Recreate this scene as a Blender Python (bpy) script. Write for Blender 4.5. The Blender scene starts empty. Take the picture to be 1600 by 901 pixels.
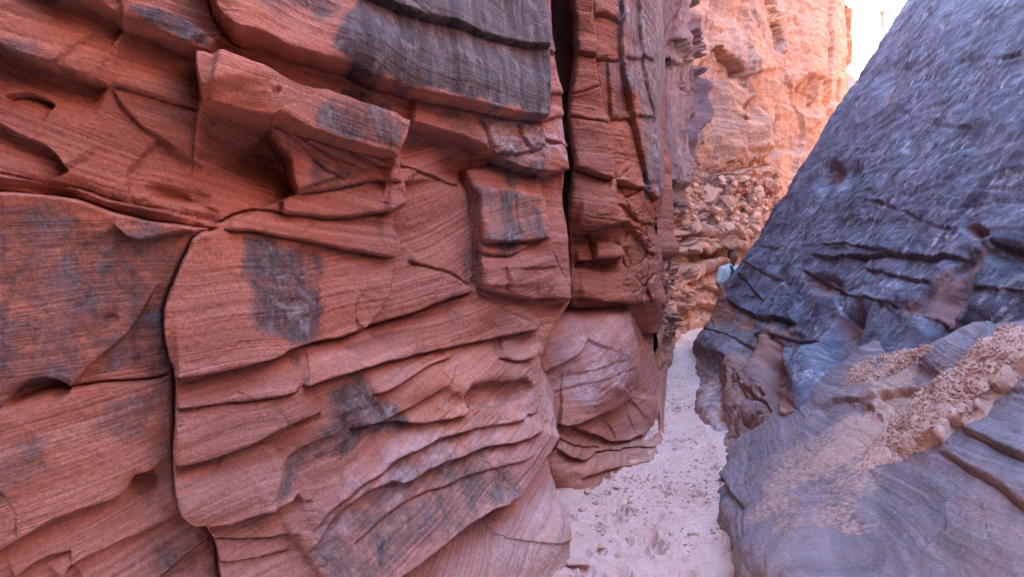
import bpy, bmesh, math, random
import numpy as np
from mathutils import Vector

# ------------------------------------------------------------------ camera, sky, sun, exposure
sc = bpy.context.scene
COL = sc.collection
F, CX, CY, PITCH, EYE = 1150.0, 800.0, 450.5, math.atan(50.5/1150.0), 1.6
cam = bpy.data.cameras.new('camera'); cam.sensor_width = 36; cam.lens = F/1600*36
cam.clip_start = 0.05; cam.clip_end = 3000
co = bpy.data.objects.new('camera', cam); COL.objects.link(co)
co.location = (0, 0, EYE); co.rotation_euler = (math.radians(90)-PITCH, 0, 0)
sc.camera = co

SUN_AZ = (-0.95, -0.31)          # horizontal direction towards the sun
SUN_EL = math.radians(41)
wd = bpy.data.worlds.new('World'); sc.world = wd; wd.use_nodes = True
nt = wd.node_tree; bg = nt.nodes['Background']
sky = nt.nodes.new('ShaderNodeTexSky'); sky.sky_type = 'NISHITA'; sky.sun_disc = False
sky.sun_elevation = SUN_EL; sky.sun_rotation = math.atan2(SUN_AZ[0], SUN_AZ[1])
sky.air_density = 1.0; sky.dust_density = 1.0; sky.ozone_density = 1.0
nt.links.new(sky.outputs[0], bg.inputs[0]); bg.inputs[1].default_value = 0.15
sl = bpy.data.lights.new('sun', 'SUN'); sl.energy = 3.2; sl.angle = math.radians(0.5); sl.color = (1, .93, .82)
so = bpy.data.objects.new('sun', sl); COL.objects.link(so)
_sd = Vector((SUN_AZ[0]*math.cos(SUN_EL), SUN_AZ[1]*math.cos(SUN_EL), math.sin(SUN_EL)))
so.rotation_euler = _sd.to_track_quat('Z', 'Y').to_euler()
sc.view_settings.view_transform = 'Standard'; sc.view_settings.look = 'None'
sc.view_settings.gamma = 1.0; sc.view_settings.exposure = 4.0
sc.render.engine = 'CYCLES'
sc.cycles.max_bounces = 10; sc.cycles.diffuse_bounces = 6

# ------------------------------------------------------------------ measuring helpers
CP, SP = math.cos(PITCH), math.sin(PITCH)
def at(px, py, Y):
    """the point at forward distance Y seen at a pixel of the photograph"""
    a = (px-CX)/F; b = (CY-py)/F
    d = np.array([a, CP+b*SP, -SP+b*CP])
    return np.array([0, 0, EYE]) + d*(Y/d[1])
def w(x, y, z): return np.array([x, y, z], float)
def proj(P):
    x, y, z = P[..., 0], P[..., 1], P[..., 2]-EYE
    d = y*CP - z*SP; u = y*SP + z*CP
    bad = d < 0.25
    dd = np.where(bad, 1, d)
    return np.where(bad, -9999, CX+F*x/dd), np.where(bad, -9999, CY-F*u/dd), d

# ------------------------------------------------------------------ noise
_rng = np.random.RandomState(7)
_PERM = np.concatenate([_rng.permutation(512)]*3).astype(np.int32)
_VAL = (_rng.rand(512)*2-1).astype(np.float32)
def vn(x, y, z=0.0, seed=0):
    x = np.asarray(x, np.float32)+seed*17.37; y = np.asarray(y, np.float32)+seed*5.71
    z = np.broadcast_to(np.asarray(z, np.float32), x.shape)
    xi = np.floor(x).astype(np.int32); yi = np.floor(y).astype(np.int32); zi = np.floor(z).astype(np.int32)
    fx, fy, fz = x-xi, y-yi, z-zi
    fx = fx*fx*(3-2*fx); fy = fy*fy*(3-2*fy); fz = fz*fz*(3-2*fz)
    xi &= 511; yi &= 511; zi &= 511
    x1, y1, z1 = (xi+1) & 511, (yi+1) & 511, (zi+1) & 511
    a0, a1 = _PERM[xi], _PERM[x1]
    b00, b01, b10, b11 = _PERM[a0+yi], _PERM[a0+y1], _PERM[a1+yi], _PERM[a1+y1]
    def L(b): 
        v0 = _VAL[_PERM[b+zi]]; return v0+(_VAL[_PERM[b+z1]]-v0)*fz
    c0 = L(b00); c0 = c0+(L(b01)-c0)*fy
    c1 = L(b10); c1 = c1+(L(b11)-c1)*fy
    return c0+(c1-c0)*fx
def fbm(x, y, z=0.0, o=4, seed=0, gain=.5):
    r = 0; a = 1; t = 0
    x = np.asarray(x, np.float32); y = np.asarray(y, np.float32); z = np.asarray(z, np.float32)
    for k in range(o):
        r = r+a*vn(x, y, z, seed+k*3); t += a; a *= gain; x = x*2.03; y = y*2.03; z = z*2.03
    return r/t
def cells(x, y, seed=0):
    """jittered cells: distance to the border, a random value for each cell, and its local offset"""
    xi = np.floor(x).astype(np.int32); yi = np.floor(y).astype(np.int32)
    f1 = np.full(x.shape, 9., np.float32); f2 = f1.copy(); rid = np.zeros(x.shape, np.float32)
    ox = np.zeros(x.shape, np.float32); oy = ox.copy()
    for i in (-1, 0, 1):
        for j in (-1, 0, 1):
            h = _PERM[(_PERM[(xi+i+seed*31) & 511]+((yi+j) & 511))]
            jx = _VAL[h]*.5+.5; jy = _VAL[_PERM[h+7]]*.5+.5
            dx = xi+i+jx-x; dy = yi+j+jy-y
            d = np.sqrt(dx*dx+dy*dy)
            n1 = d < f1
            f2 = np.where(n1, f1, np.minimum(f2, d))
            rid = np.where(n1, _VAL[_PERM[h+91]], rid); ox = np.where(n1, -dx, ox); oy = np.where(n1, -dy, oy)
            f1 = np.where(n1, d, f1)
    return f2-f1, rid, ox, oy
def sst(a, b, x):
    t = np.clip((x-a)/(b-a), 0, 1); return t*t*(3-2*t)

# ------------------------------------------------------------------ surfaces from control nets
def _spl(P, cnt):
    """cubic spline through the rows of P (n,...,3), cnt[i] samples in each span"""
    n = len(P)
    ch = np.array([np.mean(np.linalg.norm(P[i+1]-P[i], axis=-1)) for i in range(n-1)])+1e-6
    s = [(P[i+1]-P[i])/ch[i] for i in range(n-1)]
    m = [s[0]]+[(s[i-1]*ch[i]+s[i]*ch[i-1])/(ch[i-1]+ch[i]) for i in range(1, n-1)]+[s[-1]]
    out = []
    for i in range(n-1):
        for k in range(cnt[i]):
            t = k/cnt[i]; h = ch[i]
            out.append(P[i]*(2*t**3-3*t*t+1)+m[i]*h*(t**3-2*t*t+t)+P[i+1]*(3*t*t-2*t**3)+m[i+1]*h*(t**3-t*t))
    out.append(P[-1])
    return np.array(out)
def net(rows, dens=.75, lo=5, hi=400, frame=(-60, -60, 1660, 960)):
    P = np.array(rows, float)
    px, py, d = proj(P)
    inside = ((px > frame[0]) & (px < frame[2]) & (py > frame[1]) & (py < frame[3]))
    px = np.clip(px, frame[0], frame[2]); py = np.clip(py, frame[1], frame[3])
    def cnts(axis):
        n = P.shape[axis]; c = []
        for i in range(n-1):
            A = np.take(px, i, axis), np.take(py, i, axis), np.take(inside, i, axis)
            B = np.take(px, i+1, axis), np.take(py, i+1, axis), np.take(inside, i+1, axis)
            ok = A[2] | B[2]
            if ok.any():
                v = np.sort(np.hypot(A[0]-B[0], A[1]-B[1])[ok])
                c.append(int(np.clip(v[int(len(v)*.7)]*dens, lo, hi)))
            else: c.append(6)
        return c
    cr, cc = cnts(0), cnts(1)
    Q = _spl(P, cr)
    Q = np.swapaxes(_spl(np.swapaxes(Q, 0, 1), cc), 0, 1)
    return Q

def seg_dist(qx, qy, pts):
    """signed distance (positive above a left-to-right line, right of a downward line) and place 0..1 along it"""
    best = np.full(qx.shape, 1e9, np.float32); sgn = np.ones(qx.shape, np.float32); tt = np.zeros(qx.shape, np.float32)
    L = [math.hypot(pts[i+1][0]-pts[i][0], pts[i+1][1]-pts[i][1]) for i in range(len(pts)-1)]
    tot = sum(L); acc = 0
    for i in range(len(pts)-1):
        ax, ay = pts[i]; dx, dy = pts[i+1][0]-ax, pts[i+1][1]-ay
        u = np.clip(((qx-ax)*dx+(qy-ay)*dy)/(L[i]**2+1e-9), 0, 1)
        ex, ey = qx-ax-u*dx, qy-ay-u*dy
        d = np.hypot(ex, ey)
        b = d < best
        best = np.where(b, d, best); sgn = np.where(b, np.sign(ex*dy-ey*dx+1e-9), sgn)
        tt = np.where(b, (acc+u*L[i])/tot, tt); acc += L[i]
    return best*sgn, tt
def poly_sdf(qx, qy, pts):
    d, _ = seg_dist(qx, qy, list(pts)+[pts[0]]); d = np.abs(d)
    ins = np.zeros(qx.shape, bool); n = len(pts)
    for i in range(n):
        x0, y0 = pts[i]; x1, y1 = pts[(i+1) % n]
        if y0 == y1: continue
        c = ((y0 > qy) != (y1 > qy)) & (qx < (x1-x0)*(qy-y0)/(y1-y0)+x0)
        ins ^= c
    return np.where(ins, d, -d)
def chaikin(pts, n=1):
    for _ in range(n):
        o = [pts[0]]
        for i in range(len(pts)-1):
            a, b = pts[i], pts[i+1]
            o += [(a[0]*.75+b[0]*.25, a[1]*.75+b[1]*.25), (a[0]*.25+b[0]*.75, a[1]*.25+b[1]*.75)]
        o.append(pts[-1]); pts = o
    return pts

def label_raster(ledges, seeds, box, s=.5):
    x0, y0, x1, y1 = box
    W, H = int((x1-x0)*s), int((y1-y0)*s)
    bar = np.zeros((H, W), bool)
    for L in ledges:
        if not L.get('cut', True): continue
        p = L['p']
        for i in range(len(p)-1):
            n = int(math.hypot(p[i+1][0]-p[i][0], p[i+1][1]-p[i][1])*s*4)+2
            t = np.linspace(0, 1, n)
            xs = ((p[i][0]+(p[i+1][0]-p[i][0])*t-x0)*s).astype(int); ys = ((p[i][1]+(p[i+1][1]-p[i][1])*t-y0)*s).astype(int)
            k = (xs >= 0) & (xs < W) & (ys >= 0) & (ys < H); bar[ys[k], xs[k]] = True
    lab = np.full((H, W), -1, np.int16)
    for k, S in enumerate(seeds):
        xx, yy = int((S[0]-x0)*s), int((S[1]-y0)*s)
        if 0 <= xx < W and 0 <= yy < H: lab[max(0, yy-1):yy+2, max(0, xx-1):xx+2] = k
    lab[bar] = -1
    def grow(lab, free, it):
        for _ in range(it):
            n = lab.copy()
            for sl_a, sl_b in (((slice(1, None), slice(None)), (slice(None, -1), slice(None))), ((slice(None, -1), slice(None)), (slice(1, None), slice(None))),
                               ((slice(None), slice(1, None)), (slice(None), slice(None, -1))), ((slice(None), slice(None, -1)), (slice(None), slice(1, None)))):
                d = n[sl_a]; src = lab[sl_b]
                m = (d < 0) & (src >= 0) & free[sl_a]
                d[m] = src[m]
            if (n == lab).all(): break
            lab = n
        return lab
    lab = grow(lab, ~bar, W+H)
    lab = grow(lab, np.ones_like(bar), W+H)
    return np.maximum(lab, 0)

def one_piece(lab):
    """keep each block in one connected piece: stray islands join the block around them"""
    H, W = lab.shape; par = []; size = []; labs = []; rows_ = []
    def find(a):
        while par[a] != a: par[a] = par[par[a]]; a = par[a]
        return a
    prev = []
    for r in range(H):
        ch = np.flatnonzero(np.diff(lab[r]))+1; st = np.concatenate([[0], ch]); en = np.concatenate([ch, [W]]); cur = []
        for a, b in zip(st, en):
            par.append(len(par)); size.append(b-a); labs.append(lab[r, a]); cur.append((a, b, len(par)-1))
        i = j = 0
        while i < len(prev) and j < len(cur):
            if min(prev[i][1], cur[j][1]) > max(prev[i][0], cur[j][0]) and labs[prev[i][2]] == labs[cur[j][2]]:
                A, B = find(prev[i][2]), find(cur[j][2])
                if A != B: par[B] = A; size[A] += size[B]
            if prev[i][1] < cur[j][1]: i += 1
            else: j += 1
        rows_.append(cur); prev = cur
    best = {}
    for k in range(len(par)):
        if par[k] == k and size[k] > size[best.get(labs[k], k)]-1: best[labs[k]] = k
    out = lab.copy()
    for r, cur in enumerate(rows_):
        for a, b, k in cur:
            if find(k) != best[labs[k]]: out[r, a:b] = -1
    for _ in range(W+H):
        if (out >= 0).all(): break
        n = out.copy()
        for A, B in ((np.s_[1:, :], np.s_[:-1, :]), (np.s_[:-1, :], np.s_[1:, :]), (np.s_[:, 1:], np.s_[:, :-1]), (np.s_[:, :-1], np.s_[:, 1:])):
            d = n[A]; m = (d < 0) & (out[B] >= 0); d[m] = out[B][m]
        out = n
    return out

# ------------------------------------------------------------------ objects
def thing(name, loc, label, cat, group=None):
    o = bpy.data.objects.new(name, None); COL.objects.link(o); o.location = loc
    o['label'] = label; o['category'] = cat
    if group: o['group'] = group
    o.empty_display_size = .2
    return o
def tag(o, label, cat, group=None):
    o['label'] = label; o['category'] = cat
    if group: o['group'] = group
    return o
def grid_normals(P):
    du = np.gradient(P, axis=1); dv = np.gradient(P, axis=0)
    n = np.cross(du, dv); n /= np.linalg.norm(n, axis=-1, keepdims=True)+1e-12
    return n
def mesh_from(name, V, Fq, mat, attrs=None, nrm=None, parent=None, smooth=True):
    me = bpy.data.meshes.new(name)
    nf, k = Fq.shape
    me.vertices.add(len(V)); me.vertices.foreach_set('co', V.astype(np.float32).ravel())
    me.loops.add(nf*k); me.loops.foreach_set('vertex_index', Fq.astype(np.int32).ravel())
    me.polygons.add(nf); me.polygons.foreach_set('loop_start', np.arange(0, nf*k, k, dtype=np.int32))
    if smooth: me.polygons.foreach_set('use_smooth', np.ones(nf, bool))
    me.update(calc_edges=True)
    for a, v in (attrs or {}).items():
        at_ = me.attributes.new(a, 'FLOAT_VECTOR', 'POINT'); at_.data.foreach_set('vector', v.astype(np.float32).ravel())
    if nrm is not None: me.normals_split_custom_set_from_vertices(nrm.astype(np.float32))
    me.materials.append(mat)
    o = bpy.data.objects.new(name, me); COL.objects.link(o)
    if parent: o.parent = parent
    return o

def wall(name, label, cat, P, base, mat, box, ledges=(), seeds=(), bumps=(), patches=(), ddir=None, hs=1.0,
         strata=(.14, .02, .035, .006), rough=(.03, .012), warp=.014, dip=0, part='rock_block', cob=None, vert=0.0, soft_bed=.06,
         out=(0, -1, 0), extra=None, facet=.008, back=0):
    """displace a spline surface by ledges, cracks, hollows, strata and roughness; split it into its blocks"""
    P = P.copy(); nr, nc = P.shape[:2]
    n0 = grid_normals(P)
    x, y, z = [P[..., k].astype(np.float32) for k in range(3)]
    mid = P[nr//2]; s1 = np.concatenate([[0], np.cumsum(np.linalg.norm(np.diff(mid[:, :2], axis=0), axis=1))])
    S = np.broadcast_to(s1[None, :], (nr, nc)).astype(np.float32)
    qx, qy, dep = proj(P)
    # orientation: towards the viewer
    flip = np.mean(np.sum(n0*np.array(out), -1)) < 0
    if flip: n0 = -n0
    D = n0 if ddir is None else np.broadcast_to(np.array(ddir)/np.linalg.norm(ddir), P.shape)
    m2p = F/np.clip(dep, .8, 60)
    wq = warp*m2p
    qx = qx+wq*(fbm(x*4, y*4, z*4, 3, 1)*1.6+fbm(x*14, y*14, z*14, 2, 2)*.22)
    qy = qy+wq*(fbm(x*4, y*4, z*4, 3, 5)*1.6+fbm(x*14, y*14, z*14, 2, 6)*.22)
    disp = np.zeros((nr, nc), np.float32)
    jit = fbm(x*2.5, y*2.5, z*2.5, 3, 11)
    for L in ledges:
        p = L['p']; a, b = L.get('a', 0)*hs, L.get('b', 0)*hs; ra, rb = L.get('ra', 40), L.get('rb', 30)
        c, cw = L.get('c', .02)*hs*1.25, L.get('cw', 1.6)*1.2
        R = max(ra, rb)*3.6+6
        xs = [t[0] for t in p]; ys = [t[1] for t in p]
        m = (qx > min(xs)-R) & (qx < max(xs)+R) & (qy > min(ys)-R) & (qy < max(ys)+R)
        if not m.any(): continue
        sd, t = seg_dist(qx[m].astype(np.float32), qy[m].astype(np.float32), p)
        ef = L.get('e', .08); end = sst(0, ef, t)*sst(0, ef, 1-t) if ef > 0 else 1
        ab = np.abs(sd)
        v = np.where(sd > 0, a*np.exp(-(ab/(1.35*ra))**1.9), b*np.exp(-(ab/(1.35*rb))**1.9))
        k = 1.1
        v = np.where(ab < k, (a*(sd+k)+b*(k-sd))/(2*k), v)
        v = v*(1+.5*jit[m])-c*np.exp(-(sd/cw)**2)*(.55+.9*np.abs(jit[m]))
        disp[m] += (v*end).astype(np.float32)
    for (bx, by, rx, ry, ang, h) in bumps:
        ca, sa = math.cos(math.radians(ang)), math.sin(math.radians(ang))
        u = ((qx-bx)*ca+(qy-by)*sa)/rx; v = (-(qx-bx)*sa+(qy-by)*ca)/ry
        r2 = u*u+v*v
        disp += (h*hs*np.exp(-r2*r2*.8-r2*.3)).astype(np.float32)
    # blocks
    if len(seeds):
        rs = .5
        lab2 = label_raster(ledges, seeds, box, rs)
        ix = np.clip(((qx-box[0])*rs).astype(int), 0, lab2.shape[1]-1); iy = np.clip(((qy-box[1])*rs).astype(int), 0, lab2.shape[0]-1)
        lab = lab2[iy, ix]
        dips = np.array([math.radians(sd_[2] if len(sd_) > 2 else dip) for sd_ in seeds])
        offs = np.array([(sd_[3] if len(sd_) > 3 else 0.0)*hs for sd_ in seeds])
        # soften block offsets
        om = offs[lab2]
        for _ in range(2):
            om = (np.pad(om, 1, 'edge')[:-2, 1:-1]+np.pad(om, 1, 'edge')[2:, 1:-1]+np.pad(om, 1, 'edge')[1:-1, :-2]+np.pad(om, 1, 'edge')[1:-1, 2:])/4
        disp += om[iy, ix].astype(np.float32)
        dp = dips[lab].astype(np.float32)
        rb_ = _VAL[_PERM[lab+40]]
        cnt = np.bincount(lab.ravel(), minlength=len(seeds))+1e-6
        Sc = (np.bincount(lab.ravel(), S.ravel(), minlength=len(seeds))/cnt)[lab].astype(np.float32)
        ed = np.zeros(lab2.shape, np.float32)
        ed[:, 1:] += lab2[:, 1:] != lab2[:, :-1]; ed[1:, :] += lab2[1:, :] != lab2[:-1, :]; ed = np.clip(ed*2.5, 0, 2.5)
        for _ in range(3):
            pe_ = np.pad(ed, 1, 'edge'); ed = (pe_[:-2, 1:-1]+pe_[2:, 1:-1]+pe_[1:-1, :-2]+pe_[1:-1, 2:]+ed)/5
        efade = 1-np.clip(ed[iy, ix]*1.6, 0, 1)
    else:
        lab = np.zeros((nr, nc), int); dp = np.full((nr, nc), math.radians(dip), np.float32); rb_ = np.zeros((nr, nc), np.float32); Sc = 0; efade = 1
    bed = z*np.cos(dp)-(S-Sc)*np.sin(dp)+soft_bed*fbm(x*1.3, y*1.3, z*1.3, 3, 21)
    masks = {'varn': np.zeros((nr, nc), np.float32), 'pale': np.zeros((nr, nc), np.float32), 'dust': np.zeros((nr, nc), np.float32), 'cob': np.zeros((nr, nc), np.float32), 'calm': np.zeros((nr, nc), np.float32), 'unv': np.zeros((nr, nc), np.float32)}
    px_n = fbm(x*5, y*5, z*5, 4, 31)
    for (ch, pts, soft, st) in patches:
        if pts is None: masks[ch] = np.maximum(masks[ch], st) if st >= 0 else masks[ch]; continue
        bx0, bx1 = min(t[0] for t in pts)-soft*2.5, max(t[0] for t in pts)+soft*2.5; by0, by1 = min(t[1] for t in pts)-soft*2.5, max(t[1] for t in pts)+soft*2.5
        m = (qx > bx0) & (qx < bx1) & (qy > by0) & (qy < by1)
        if not m.any(): continue
        d = poly_sdf(qx[m], qy[m], pts)+px_n[m]*(soft*2+8)
        masks[ch][m] = np.maximum(masks[ch][m], st*sst(-soft*1.6, soft*1.6, d))
    calm = 1-masks['calm']; masks['varn'] = masks['varn']*(1-masks['unv'])
    # strata: each layer stands out by its own amount, with a thin joint between layers
    T1, A1, T2, A2 = strata
    for T, A, sd_, jw in ((T1, A1, 41, .012), (T2, A2, 47, .0035)):
        if A <= 0: continue
        q = bed/T+.35*vn(S*1.1, bed*1.5, 0, sd_)
        i = np.floor(q); f = q-i
        h = vn(S*1.3+i*13.7, i*7.9, 0, sd_+1); h1 = vn(S*1.3+(i+1)*13.7, (i+1)*7.9, 0, sd_+1)
        e = sst(.80, 1.0, f)
        v = h+(h1-h)*e
        joint = np.exp(-((np.minimum(f, 1-f)*T)/jw)**2)*(vn(S*2.2, i*3.3, 0, sd_+2) > .05)
        disp += (A*(v-.35*joint)*calm*efade).astype(np.float32)
    if vert:
        T = vert
        q = S/T+.9*vn(S*.7, z*.5, 0, 61)+.25*vn(S*3, z*1.7, 0, 63); i = np.floor(q); f = q-i
        h = _VAL[_PERM[(i.astype(int)*37) & 511]]; h1 = _VAL[_PERM[((i.astype(int)+1)*37) & 511]]
        disp += (T*.16*(h+(h1-h)*sst(.88, 1, f))*sst(13, 16, y)*sst(3.0, 4.5, z)).astype(np.float32)
    if cob is not None:
        cs, ca_ = cob
        for k_, (c2, a2) in enumerate(((cs, ca_), (cs*.45, ca_*.4))):
            bd, rid, ox, oy = cells(S/c2*.75+.3*px_n, z/c2*1.25+.3*jit, 3+k_)
            tilt = (ox*_VAL[(np.abs(rid)*500).astype(int) % 512]+oy*.7)
            v = rid*.7+tilt*.9-np.exp(-(bd/.07)**2)*.8
            disp += (a2*v*masks['cob']).astype(np.float32)
    for fs, fa in ((.16, facet), (.06, facet*.4)):
        bd, rid, ox, oy = cells(S/fs*.7+.5*jit, z/fs*1.6+.5*px_n, int(fs*100))
        t1 = _VAL[(np.abs(rid)*511).astype(int)]; t2 = _VAL[(np.abs(rid)*307+99).astype(int)]
        disp += (fa*(rid*.5+(ox*t1+oy*t2)*1.1)*sst(.0, .10, bd)*calm*efade*sst(-.25, .35, px_n)).astype(np.float32)
    r1, r2 = rough
    disp += (r1*fbm(x*1.9, y*1.9, z*2.6, 4, 71)+r2*calm*fbm(x*11, y*11, z*16, 4, 75, .6)).astype(np.float32)
    if extra is not None: disp += extra(x, y, z, S, qx, qy)
    Pn = P+D*disp[..., None]
    nn = grid_normals(Pn)
    if flip: nn = -nn
    idx = np.arange(nr*nc).reshape(nr, nc)
    q = np.stack([idx[:-1, :-1], idx[:-1, 1:], idx[1:, 1:], idx[1:, :-1]], -1).reshape(-1, 4)
    if flip: q = q[:, ::-1]
    fl = one_piece(lab[:-1, :-1]).ravel()
    root = thing(name, tuple(base), label, cat)
    Vf = (Pn-np.array(base)).reshape(-1, 3); Nf = nn.reshape(-1, 3)
    A_ = np.stack([S, bed, z], -1).reshape(-1, 3); M_ = np.stack([masks['varn'], masks['pale'], masks['dust']], -1).reshape(-1, 3)
    if back:            # unseen shell added behind the face to stop sun leaking through the sheet
        B = (P-n0*back)[::7, ::7]; br, bc = B.shape[:2]; bi = np.arange(br*bc).reshape(br, bc)
        bq = np.stack([bi[:-1, :-1], bi[:-1, 1:], bi[1:, 1:], bi[1:, :-1]], -1).reshape(-1, 4); zz = np.zeros((br*bc, 3))
        mesh_from(part, (B-np.array(base)).reshape(-1, 3), bq, mat, {'bedv': zz, 'mask': zz}, None, root)  # shares the blocks' name, though it only blocks sun rays
    for k in np.unique(fl):
        fq = q[fl == k]
        if len(fq) < 12:
            continue
        u, inv = np.unique(fq, return_inverse=True)
        o = mesh_from(part, Vf[u], inv.reshape(-1, 4), mat, {'bedv': A_[u], 'mask': M_[u]}, Nf[u], root)
        if len(seeds) and len(seeds[k]) > 4: o['label'] = seeds[k][4]
    return root, Pn, nn, (qx, qy)

# ------------------------------------------------------------------ materials
class N:
    def __init__(s, name):
        s.m = bpy.data.materials.new(name); s.m.use_nodes = True; s.t = s.m.node_tree
        s.b = s.t.nodes['Principled BSDF']; s.b.inputs['Specular IOR Level'].default_value = .25; s.b.inputs['Roughness'].default_value = .85
    def n(s, kind, **kw):
        k = s.t.nodes.new('ShaderNode'+kind)
        for a, v in kw.items():
            if a.startswith('i_'):
                key = a[2:]; key = int(key) if key.isdigit() else key.replace('_', ' ')
                if hasattr(v, 'is_output'): s.t.links.new(v, k.inputs[key])
                else: k.inputs[key].default_value = v
            else: setattr(k, a, v)
        return k
    def attr(s, name): return s.n('Attribute', attribute_name=name).outputs['Vector']
    def sep(s, v): return s.n('SeparateXYZ', i_0=v).outputs
    def scale(s, v, sc_): return s.n('VectorMath', operation='MULTIPLY', i_0=v, i_1=sc_).outputs[0]
    def noise(s, v, scale=1., detail=4., rough=.55, dist=0.): return s.n('TexNoise', i_Vector=v, i_Scale=scale, i_Detail=detail, i_Roughness=rough, i_Distortion=dist).outputs['Fac']
    def mr(s, v, a, b, c=0., d=1.): return s.n('MapRange', i_0=v, i_1=a, i_2=b, i_3=c, i_4=d).outputs[0]
    def math(s, op, a, b=0.): return s.n('Math', operation=op, i_0=a, i_1=b, use_clamp=False).outputs[0]
    def mix(s, f, a, b, bt='MIX'):
        k = s.n('Mix', data_type='RGBA', blend_type=bt)
        for i, v in ((0, f), (6, a), (7, b)):
            if hasattr(v, 'is_output'): s.t.links.new(v, k.inputs[i])
            else: k.inputs[i].default_value = v if i == 0 else (*v, 1)
        return k.outputs[2]
    def ramp(s, v, stops):
        k = s.n('ValToRGB', i_0=v); e = k.color_ramp.elements
        while len(e) > 1: e.remove(e[-1])
        e[0].position, e[0].color = stops[0][0], (*stops[0][1], 1)
        for p, c in stops[1:]:
            x = e.new(p); x.color = (*c, 1)
        return k.outputs[0]
    def col(s, c): s.t.links.new(c, s.b.inputs['Base Color'])
    def bump(s, h, dist=.01, st=1., nrm=None):
        k = s.n('Bump', i_Strength=st, i_Distance=dist, i_Height=h)
        if nrm is not None: s.t.links.new(nrm, k.inputs['Normal'])
        s.t.links.new(k.outputs[0], s.b.inputs['Normal']); return k.outputs[0]

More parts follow.
